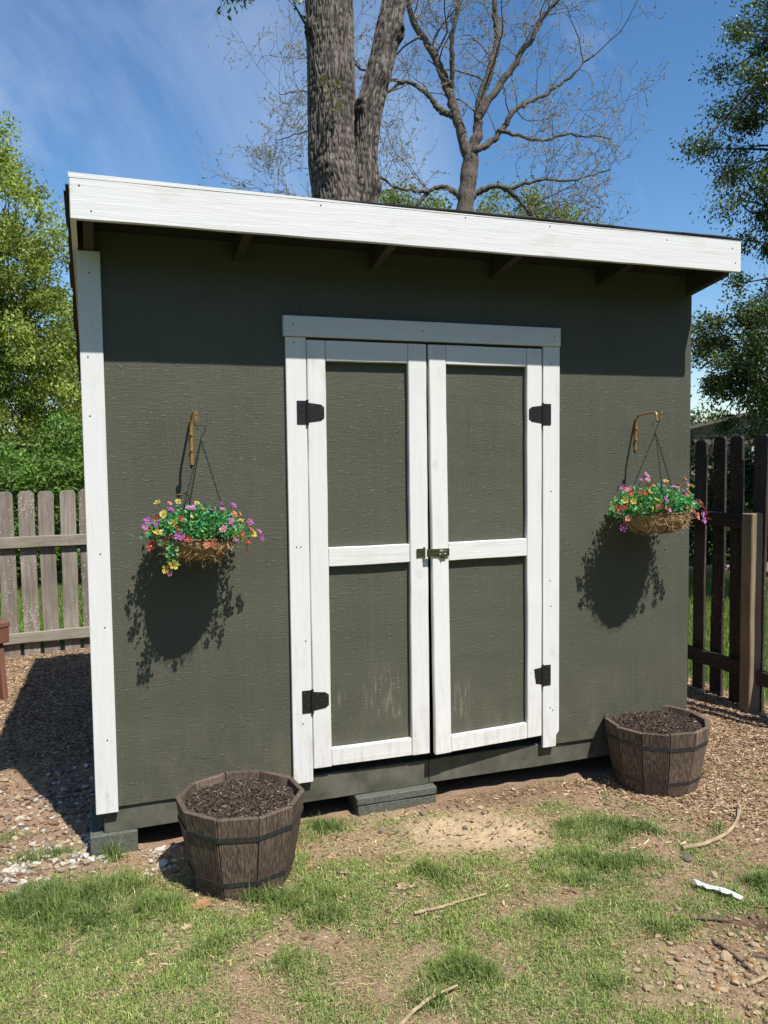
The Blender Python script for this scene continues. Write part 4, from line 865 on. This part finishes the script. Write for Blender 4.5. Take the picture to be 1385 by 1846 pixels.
# budding tree with crooked bare limbs behind it
st = setp(empty('budding_tree', (6.4, 10.35, 0)), 'nearly bare budding tree with crooked limbs behind the shed roof', 'tree'); S0 = np.array((6.4, 10.35, 0)); rg = np.random.default_rng(71)
wood = Geo(); bud = Geo(); big_ = Geo(); WC = np.array([.115, .095, .078])
paths = [([(6.4, 10.35, -.2), (6.45, 10.33, 3), (6.56, 10.33, 6.1), (6.65, 10.34, 6.7), (6.70, 10.35, 7.15)], .24, .17),
 ([(6.69, 10.35, 7.1), (6.52, 10.45, 7.7), (6.41, 10.53, 8.31), (6.30, 10.6, 8.75), (6.06, 10.7, 9.12), (5.85, 10.8, 9.6), (5.70, 10.9, 10.1), (5.5, 11, 11.0)], .125, .05),
 ([(6.41, 10.5, 8.5), (6.30, 10.3, 9.2), (6.45, 10.2, 9.8), (6.3, 10.1, 10.6)], .06, .03),
 ([(6.70, 10.35, 7.15), (6.83, 10.3, 7.6), (6.86, 10.35, 8.0), (7.1, 10.3, 8.8), (7.25, 10.3, 9.3), (7.15, 10.3, 9.9), (7.3, 10.2, 11)], .125, .04),
 ([(6.86, 10.3, 7.9), (7.25, 10.2, 8.5), (7.7, 10.1, 9.1), (7.9, 10, 9.6), (8.35, 9.9, 10.1)], .085, .03),
 ([(6.68, 10.3, 7.2), (6.95, 10.2, 7.35), (7.2, 10.15, 7.6), (7.45, 10.1, 8.05), (7.8, 10.03, 8.2), (8.3, 9.9, 8.5), (8.9, 9.8, 9.0)], .085, .02),
 ([(6.45, 10.5, 7.9), (6.2, 10.6, 8.0), (6.05, 10.6, 8.2), (5.75, 10.75, 8.45), (5.5, 10.86, 8.52), (4.95, 11.05, 8.6), (4.5, 11.1, 9.0)], .075, .02),
 ([(6.6, 10.3, 6.3), (6.8, 10.2, 6.55), (7.2, 10.1, 6.55), (7.55, 10.0, 6.3), (7.75, 9.9, 6.0), (8.2, 9.8, 5.9)], .075, .025),
 ([(6.6, 10.3, 6.2), (6.35, 10.4, 6.6), (6.1, 10.5, 6.65), (5.85, 10.6, 6.5), (5.6, 10.7, 6.1), (5.2, 10.8, 5.9)], .065, .025),
 ([(5.9, 10.6, 6.55), (5.4, 10.8, 6.6), (5.0, 10.9, 6.95), (4.7, 11.0, 7.3)], .04, .012),
 ([(7.3, 10.05, 6.55), (7.9, 9.9, 6.75), (8.5, 9.7, 6.7), (9.2, 9.5, 6.95)], .04, .012),
 ([(7.2, 10.1, 7.6), (7.8, 9.9, 7.4), (8.4, 9.7, 7.6), (9.1, 9.5, 7.4)], .045, .012),
 ([(5.5, 10.85, 8.5), (4.8, 11.1, 8.0), (4.1, 11.3, 7.6), (3.45, 11.5, 7.5)], .035, .010), ([(4.8, 11.1, 8.0), (4.0, 11.3, 8.4), (3.5, 11.5, 8.3)], .025, .008), ([(4.7, 11.0, 6.9), (4.0, 11.2, 6.3), (3.4, 11.4, 6.35)], .025, .008)]
main = []
for P, ra, rb_ in paths:
    P = np.array(P)-S0
    if len(main): P[2:] += rg.normal(size=(len(P)-2, 3))*np.array([.03, .06, .03]); P[0] += (P[0]-P[1])*.12
    Q = spline(P, len(P)*6); Q[1:-1] += rg.normal(size=(len(Q)-2, 3))*.012; big_.tube(Q, np.linspace(ra, rb_, len(Q))*.84*(1+rg.normal(0, .07, len(Q))), 11, cap=True); main.append((Q, ra, rb_))
tips = []
def sub(P, r0_, lvl, length):
    n = {0: 8, 1: 5, 2: 3}[lvl]
    for k in range(n):
        j = rg.integers(len(P)//4, len(P)); d = P[min(j+1, len(P)-1)]-P[j-1]; d /= np.linalg.norm(d)+1e-9
        side = rg.normal(size=3); side -= d*np.dot(side, d); side /= np.linalg.norm(side)+1e-9
        L_ = length*rg.uniform(.5, 1.3); b_ = rand_branch(rg, P[j], d*.55+side*.9+np.array([0, 0, .15]), L_, 7 if lvl < 2 else 5, .24, .03)
        rr_ = max(.0042, r0_*.5*rg.uniform(.7, 1.1)); wood.tube(b_, np.linspace(rr_, max(.003, rr_*.4), len(b_)), 5 if lvl == 0 else 3, cap=False, col=WC*rg.uniform(.9, 1.5)*(1+.45*lvl))
        if lvl < 2: sub(b_, rr_, lvl+1, length*.52)
        if lvl >= 1: tips.append(b_[-1]); tips.append(b_[len(b_)//2])
for Q, ra, rb_ in main[1:]:
    sub(Q, (ra+rb_)*.24, 0, 1.25); sub(Q[len(Q)//2:], rb_*.8, 1, .62)
T = np.array(tips); T = np.repeat(T[rg.uniform(size=len(T)) < .95], 3, 0); n = len(T)
cc = np.where(rg.uniform(size=(n, 1)) < .6, np.array([[.30, .25, .15]]), np.array([[.20, .22, .06]]))*rg.uniform(.6, 1.3, (n, 1))
leaf_quads(bud, T+rg.normal(size=(n, 3))*.015, rg.normal(size=(n, 3))+np.array([0, 0, .3]), rg.uniform(.025, .06, n), rg.uniform(.006, .013, n), cc, rg)
setp(big_.obj('limbs', M['barkl'], st, True), kind='stuff'); setp(wood.obj('twigs', M['twig'], st, True), kind='stuff'); setp(bud.obj('buds', M['leafl'], st), kind='stuff')

# ------------------------------------------------------------------ house beyond the right fence
hs_ = setp(empty('neighbour_house', (16.2, 13.6, 0), R(-38)), 'brown roofed house beyond the right fence', 'house')
M['brick'] = plain('tan_brick', (.30, .235, .18), .9, 0, .25, .3, 25); M['roofh'] = plain('brown_roof_shingle', (.17, .14, .125), .9, 0, .3, .6, 60); M['gable'] = plain('grey_gable_siding', (.26, .255, .25), .8, 0, .1)
board('wall', (-2.2, 0, 0), (7.0, 6, 2.25), M['brick'], hs_, .01)
g = Geo(); g.prism([(-2.2, 2.2505), (5.2, 2.2505), (1.5, 3.05)], .05, 6, axis='y'); fix_normals(g.obj('gable', M['gable'], hs_))
for (p) in ([(-2.75, 2.16), (-2.68, 2.10), (1.56, 3.04), (1.5, 3.14)], [(1.5, 3.14), (1.44, 3.04), (5.68, 2.10), (5.75, 2.16)]):
    g = Geo(); g.prism(p, -.35, 6.3, axis='y'); fix_normals(g.obj('roof', M['roofh'], hs_))
g = Geo(); g.prism([(-3.2, 1.95), (7.5, 1.95), (7.5, 2.08), (-3.2, 2.08)], -.9, -.36, axis='y'); fix_normals(g.obj('porch_eave', M['roofh'], hs_))
for wx in (.1, 2.6):
    wn = board('window', (wx, -.03, 1.0), (wx+.9, -.002, 1.9), M['white'], hs_, .005)
    board('pane', (wx+.07, -.036, 1.07), (wx+.83, -.0305, 1.83), plain('window_glass', (.05, .06, .07), .1), wn, 0)
for (bx, by, sd, lab) in ((8.7, 6.3, 46, 'dark leafy bush seen through the right fence beside the shed'), (9.9, 5.75, 47, 'dark leafy bush seen through the right fence near the post')):
    leafy_tree('leafy_bush', lab, (bx, by, 0), (bx, by, .95), (1.0, .8, .95), 200, 8000, .085, ((.06, .10, .025), (.03, .06, .015)), M['leafd'], M['barkd'], sd, .05, .3, .20, 12, .55, 'bushes behind the fence', .2, None, .02, 'bush')
setp(board('brick_edging', (7.6, 5.62, -.02), (10.8, 5.80, .12), M['brick'], None, .01), 'low tan brick edging on the lawn behind the right fence', 'edging')

# ------------------------------------------------------------------ grass, straw, chips, stones
def blades(name, P, h, wd, lean, yawv, cols, mat, label, cat):
    n = len(P); d = np.stack([np.cos(yawv), np.sin(yawv), np.zeros(n)], 1); s = np.stack([-np.sin(yawv+rng.normal(0, .5, n)), np.cos(yawv), np.zeros(n)], 1)
    s /= np.linalg.norm(s, axis=1)[:, None]; up = np.array([[0, 0, 1.]])
    h = h[:, None]; wd = wd[:, None]; lean = lean[:, None]
    m1 = P+up*h*.55*np.cos(lean*.6)+d*h*.55*np.sin(lean*.6); m2 = m1+up*h*.45*np.cos(lean*1.5)+d*h*.45*np.sin(lean*1.5)
    V = np.stack([P-s*wd/2, P+s*wd/2, m1+s*wd*.42, m1-s*wd*.42, m2], 1).reshape(-1, 3); b = np.arange(n)[:, None]*5
    g = Geo(); cv = np.repeat(cols, 5, 0)
    g.add(V, b+np.array([[0, 1, 2, 3]]), b+np.array([[3, 2, 4]]), col=cv)
    return setp(g.obj(name, mat), label, cat, kind='stuff')
def scatter(n, x0, x1, y0, y1): return rng.uniform(x0, x1, n), rng.uniform(y0, y1, n)
def inview(x, y):     # the wedge of yard in and just around the frame
    dx, dy = x-CAMP.x, y-CAMP.y; dep = dx*math.sin(yaw)+dy*math.cos(yaw); lat = dx*math.cos(yaw)-dy*math.sin(yaw)
    return (dep > 1.9) & (np.abs(lat) < dep*.56+.15)
inb = lambda x, y: (np.hypot(x-.552, y+.380) < .186) | (np.hypot(x-2.722, y+.165) < .21)
x, y = scatter(760000, -.9, 3.3, -2.1, .9); k = inview(x, y) & ~inb(x, y); x, y = x[k], y[k]; c, t = turf(x, y)
c = c*np.where(x < .35, 1.2, 1.05)
k = rng.uniform(size=len(x)) < c*.95; x, y, c, t = x[k], y[k], c[k], t[k]
n = len(x); print('grass blades', n)
yv = rng.uniform(0, 6.283, n)+np.clip(t, 0, 1)*0
h = (.009+.013*rng.uniform(size=n)+.020*c*rng.uniform(.3, 1, n)+.058*np.clip(t, 0, 1.5)*rng.uniform(.3, 1, n)); h = np.where(rng.uniform(size=n) < .01, h*1.6, h)
ln = np.abs(rng.normal(.80, .6, n))+.1
dry = (rng.uniform(size=n) < .30-.25*np.clip(t, 0, 1))
bl = fbm(x*1.7, y*1.7, s=77)[:, None]
gr = np.array([[.275, .36, .09]])*(1-bl)+np.array([[.12, .235, .075]])*bl; gr = gr+np.array([[.11, .095, .03]])*(rng.uniform(size=(n, 1))**2)
gr = gr*(1-.30*np.clip(t, 0, 1)[:, None])
cols = np.where(dry[:, None], np.array([[.52, .46, .24]]), gr)*rng.uniform(.5, 1.4, (n, 1))
blades('grass', np.stack([x, y, gheight(x, y)-.002], 1), h, rng.uniform(.0018, .0034, n), np.where(dry, ln+.7, ln), yv, cols, M['grass'], 'patchy green grass growing in the yard', 'grass')
x, y = scatter(330000, -.9, 3.3, -2.1, .4); k = inview(x, y) & ~inb(x, y) & ~((y > -.01) & (x > -.03)); x, y = x[k], y[k]; nz = fbm(x*4, y*4, s=91)
k = rng.uniform(size=len(x)) < np.clip((nz-.33)*2.6, .03, .9)*np.where(x > 2.3, .35, np.where(x > 1.5, .7, 1))*np.where(ell(x, y, 2.28, -1.42, .25, .13, YA) > .3, .15, 1)*np.where(y > -.12, .3, 1)*(1-.65*np.clip(ell(x, y, 1.62, -.38, .42, .22, YA)*1.6, 0, 1)); x, y = x[k], y[k]; n = len(x); print('straw', n)
h = rng.uniform(.006, .032, n); cols = np.where(rng.uniform(size=(n, 1)) < .6, np.array([[.54, .455, .26]]), np.array([[.34, .26, .145]]))*rng.uniform(.55, 1.25, (n, 1))
a_ = rng.uniform(0, 6.283, n); A_ = np.stack([np.cos(a_), np.sin(a_), rng.normal(.04, .16, n)], 1); g = Geo()
leaf_quads(g, np.stack([x, y, gheight(x, y)+rng.uniform(.001, .012, n)], 1), A_, h, rng.uniform(.0005, .0011, n), cols, rng)
setp(g.obj('dry_grass', M['straw']), 'dead straw coloured grass lying on the earth', 'dry grass', kind='stuff')
# lawns beyond the fences
xa, ya = scatter(26000, -2.4, .4, 4.25, 8.0); xb, yb_ = scatter(26000, 4.25, 8.5, .2, 6.5); x = np.concatenate([xa, xb]); y = np.concatenate([ya, yb_]); k = inview(x, y) & ~((y < 4.5+.1*(x+.46)) & (x < 1)); x, y = x[k], y[k]; n = len(x)
cols = np.array([[.16, .24, .05]])*rng.uniform(.5, 1.5, (n, 1))
blades('lawn_grass', np.stack([x, y, x*0-.01], 1), rng.uniform(.05, .13, n), rng.uniform(.005, .009, n), np.abs(rng.normal(.3, .4, n)), rng.uniform(0, 6.283, n), cols, M['grass'], 'green lawn grass beyond the fences', 'lawn')
# mulch
x, y = scatter(210000, -1.1, 4.2, -1.0, 4.25); w1 = np.clip((x-2.3)*2.2+(y+.45)*1.4, 0, 1)*(x > 2.2)*((y < -.02) | (x > 3.06)); w2 = ((x < 0.0) & (y > 1.0))*np.clip((y-1.0)*1.3, 0, 1)
w3 = .10*((y < -.02) | (x < -.03))
k = (rng.uniform(size=len(x)) < np.maximum.reduce([w1*.85, w2*.8, w3])*np.where((x > 0) & (y > 0) & (x < 3.05), 0, 1)) & inview(x, y) & ~inb(x, y); x, y = x[k], y[k]; n = len(x); print('chips', n)
tone = rng.uniform(size=(n, 1)); cols = np.where(tone < .35, np.array([[.16, .10, .06]]), np.where(tone < .86, np.array([[.40, .27, .165]]), np.array([[.58, .45, .30]])))*rng.uniform(.6, 1.25, (n, 1))
g = Geo(); chip_geo(g, np.stack([x, y, gheight(x, y)+rng.uniform(0, .008, n)], 1), rng.gamma(2.4, .0065, n)+.006, rng.uniform(.003, .009, n), rng.uniform(.0015, .004, n), rng.uniform(0, 6.283, n), rng.normal(0, .22, n), cols)
setp(g.obj('mulch', M['chips']), 'shredded wood mulch round the shed', 'mulch', kind='stuff')
# stones
def icos():
    bm = bmesh.new(); bmesh.ops.create_icosphere(bm, subdivisions=2, radius=1); v = np.array([q.co[:] for q in bm.verts]); bm.verts.ensure_lookup_table(); f = np.array([[q.index for q in fc.verts] for fc in bm.faces]); bm.free(); return v, f
IV, IF = icos()
def rock(g, c, s, seed, col, ang=0.0):
    rg = np.random.default_rng(seed); v = IV*(1+.55*(fbm(IV[:, 0]*1.3+seed, IV[:, 1]*1.3, IV[:, 2]*1.3+3, s=seed, o=2)-.5)[:, None])
    for _ in range(7):
        nn = rg.normal(size=3); nn /= np.linalg.norm(nn); dd = rg.uniform(.42, .75); pr = v@nn; v = v-np.outer(np.maximum(pr-dd, 0), nn)
    v = v*np.array([1, rg.uniform(.6, .95), rg.uniform(.42, .7)]); a = rg.uniform(0, 6.28); c_, s_ = math.cos(a), math.sin(a); v = v@np.array([[c_, -s_, 0], [s_, c_, 0], [0, 0, 1]])*s
    g.add(v+np.array(c), t=IF, col=col)
SC = np.array([[.54, .49, .41], [.44, .34, .22], [.28, .18, .12], [.20, .165, .145], [.40, .23, .11], [.62, .60, .54]])
g = Geo()
def stones(n, fx, smin, smax, pal, seed):
    rg = np.random.default_rng(seed); c = 0
    while c < n:
        xx, yy = fx(rg)
        if inb(xx, yy) or (0 < xx < 3.05 and yy > -.0): continue
        s_ = smin+(smax-smin)*rg.uniform()**2; rock(g, (xx, yy, float(gheight(xx, yy))+s_*.34), s_, int(rg.integers(1e6)), SC[rg.choice(pal)]*rg.uniform(.65, 1.1)); c += 1
stones(560, lambda r: (r.uniform(-.50, -.01), r.normal(.42, .36)), .009, .024, [0, 1, 2, 3, 2, 1, 5], 1)
stones(110, lambda r: (r.normal(-.2, .16), r.normal(.03, .06)), .011, .025, [0, 5, 1], 2)
stones(760, lambda r: (r.normal(2.02, .22), r.normal(-1.56, .15)), .005, .018, [1, 1, 4, 2, 1], 3)
stones(170, lambda r: (r.uniform(1.2, 3.0), r.uniform(-1.6, -.03)), .004, .013, [1, 2, 4, 3], 4)
stones(70, lambda r: (r.uniform(.18, .32), r.uniform(-.30, .0)), .008, .018, [0, 5, 1, 2], 5)
stones(50, lambda r: (r.uniform(1.6, 2.6), r.normal(-.07, .04)), .006, .018, [1, 2, 4], 6)
setp(g.obj('gravel', M['stone'], None, False), 'loose pebbles and gravel scattered over the earth', 'gravel', kind='stuff')
for (xx, yy, s_, ci, lab) in ((1.715, -.759, .024, 3, 'dark grey stone at the edge of the sandy patch, lower right'), (1.568, -.318, .018, 3, 'small flat grey stone in the middle of the sandy patch'), (2.314, -.901, .026, 3, 'grey stone below the curved stick at the right'), (1.71, -.209, .018, 2, 'round brown stone above the sandy patch'), (1.436, -.137, .022, 2, 'brown stone just right of the cap blocks'),
        (1.30, -.14, .020, 1, 'pale tan stone in front of the cap blocks'), (1.20, -.24, .022, 3, 'dark stone in front of the cap blocks, left end'), (.255, -.17, .030, 5, 'white stone in the left barrel\'s shadow'), (.25, -.06, .026, 5, 'white stone under the skid beside the corner block'), (-.46, 1.03, .034, 1, 'large tan stone at the left tip of the shed\'s shadow'), (2.31, -1.06, .024, 1, 'tan stone behind the white scrap at the right'), (1.97, -1.50, .026, 1, 'largest pale flat stone in the gravel at lower right'), (2.12, -1.47, .020, 1, 'pale tan stone beside the dark stick at lower right'), (.06, .60, .02, 0, None)):
    if lab is None: continue
    gs = Geo(); rock(gs, (0, 0, s_*.3), s_, int(xx*1000+yy*77+5000), SC[ci]*.9); o = gs.obj('stone', M['stone'], None, False); o.location = (xx, yy, float(gheight(xx, yy))); setp(o, lab, 'stone', 'larger stones in the yard')
# sticks
def stick(pts, r_, col, label):
    P = np.array([(a, b_, float(gheight(a, b_))+c_) for a, b_, c_ in pts]); o0 = P[0].copy(); Q = spline(P-o0, 26); Q[1:-1] += rng.normal(size=(24, 3))*.0008; gs = Geo(); cc_ = np.repeat(np.asarray(col)[None]*rng.uniform(.65, 1.15, (26, 1)), 8, 0); gs.tube(Q, np.linspace(r_, r_*.5, 26)*(1+rng.normal(0, .09, 26)), 8, col=cc_); st_ = Q[17]-Q[16]; gs.tube([Q[16], Q[16]+st_*.9+(0, 0, r_*1.2), Q[16]+st_*1.7+(r_*.8, r_*1.4, r_*2.2)], [r_*.5, r_*.4, r_*.25], 6, col=np.asarray(col)*.8); o = gs.obj('stick', M['twig'], None, True); o.location = o0; setp(o, label, 'stick', 'fallen sticks in the yard')
TAN = np.array([.37, .285, .175]); BRN = np.array([.13, .095, .07])
stick([(2.345, -.829, .012), (2.48, -.83, .014), (2.62, -.79, .016), (2.74, -.71, .018), (2.84, -.63, .022), (2.867, -.58, .03)], .010, TAN, 'pale curved stick on the mulch at the right')
stick([(1.10, -.885, .012), (1.20, -.90, .016), (1.29, -.885, .018), (1.403, -.871, .014)], .0065, TAN, 'straight pale stick lying in the middle of the grass')
stick([(.80, -1.47, .014), (.90, -1.40, .022), (.97, -1.37, .026), (1.065, -1.345, .02)], .0075, TAN, 'pale stick crossing the bottom edge')
stick([(2.00, -1.406, .012), (2.0, -1.49, .014), (1.99, -1.56, .012), (1.995, -1.62, .010)], .008, BRN*1.5, 'long dark stick beside the gravel at lower right')
stick([(2.02, -1.27, .010), (2.10, -1.31, .012), (2.16, -1.33, .010)], .007, BRN, 'short dark stick above the lower right tuft')
stick([(2.05, -1.52, .010), (2.14, -1.56, .014), (2.22, -1.58, .012)], .008, BRN, 'dark twig at the right edge near the bottom')
stick([(1.93, -1.64, .01), (1.98, -1.65, .02), (2.04, -1.64, .034)], .008, TAN, 'pale broken stick end in the lower right corner')
stick([(.29, -.36, .010), (.33, -.40, .012), (.37, -.43, .010)], .007, BRN, 'short dark twig by the left barrel')
stick([(1.02, -.86, .01), (1.06, -.83, .013), (1.10, -.81, .012)], .005, TAN*.8, 'tiny twig left of the straight pale stick')
# dead leaves, a paper-like scrap
def dead_leaf(xx, yy, s_, rz, col, label):
    pts = [(-1, 0), (-.7, .25), (-.75, .55), (-.35, .35), (-.1, .75), (.1, .4), (.5, .6), (.55, .25), (1.05, .05), (.6, -.2), (.55, -.55), (.1, -.35), (-.15, -.7), (-.4, -.3), (-.75, -.4), (-.7, -.15)]
    gs = Geo(); n = len(pts); V = [(0, 0, .10)]+[(a, b_, .10+.32*abs(b_)**1.3+.15*a*a+.08*math.sin(a*5+b_*4)) for a, b_ in pts]; V += [(a, b_, c_-.02) for a, b_, c_ in V]; n1 = n+1
    t = [[0, 1+k, 1+(k+1) % n] for k in range(n)]+[[n1, n1+1+(k+1) % n, n1+1+k] for k in range(n)]; q = [[1+k, n1+1+k, n1+1+(k+1) % n, 1+(k+1) % n] for k in range(n)]
    gs.add(np.array(V)*s_, q, t, col=col); o = gs.obj('dead_leaf', M['straw']); o.location = (xx, yy, float(gheight(xx, yy))+.004); o.rotation_euler = (.15, -.1, rz); setp(o, label, 'leaf', 'dead leaves on the ground')
dead_leaf(.372, -.556, .050, .3, (.36, .20, .10), 'curled brown dead leaf in front of the left barrel')
dead_leaf(.132, -.851, .022, 1.3, (.50, .40, .26), 'small pale dead leaf in the grass at lower left')
dead_leaf(.30, -.70, .024, .2, (.46, .33, .19), 'pale dead leaf in the grass below the left barrel')
dead_leaf(.80, -.78, .028, 2.2, (.42, .31, .20), 'pale dead leaf right of the left barrel')
dead_leaf(1.12, -.70, .030, .8, (.40, .30, .20), 'tan dead leaf below the sandy patch, left')
dead_leaf(1.62, -1.22, .022, .8, (.26, .12, .07), 'small red brown dead leaf in the lower right grass')
dead_leaf(.94, -.52, .030, 2.8, (.44, .34, .22), 'tan dead leaf in the grass right of the left barrel')
P = [(-.10, .012), (-.06, .02), (-.02, .014), (.03, .018), (.06, .012), (.105, .010), (.10, -.006), (.075, -.012), (.06, .0), (.05, -.014), (.03, -.024), (.015, -.006), (-.01, -.004), (-.03, -.012), (-.05, -.002), (-.065, -.014), (-.08, .0)]
gs = Geo(); n = len(P); V = [(a, b_, .010+.004*math.sin(a*40)+.003*math.sin(b_*200)) for a, b_ in P]; cen = [(a, .006, .016+.004*math.sin(a*40)) for a, b_ in P]
V2 = V+cen+[(a, b_, c_-.0015) for a, b_, c_ in V]
q = [[k, (k+1) % n, n+(k+1) % n, n+k] for k in range(n)]+[[k, 2*n+k, 2*n+(k+1) % n, (k+1) % n] for k in range(n)]
gs.add(V2, q, col=(.66, .67, .68)); o = gs.obj('torn_scrap', M['straw']); o.location = (2.222, -1.165, .012); o.rotation_euler = (0, .05, R(-57)); o.scale = (.95, 1, 1); setp(o, 'torn white scrap lying on the earth at the right', 'scrap')
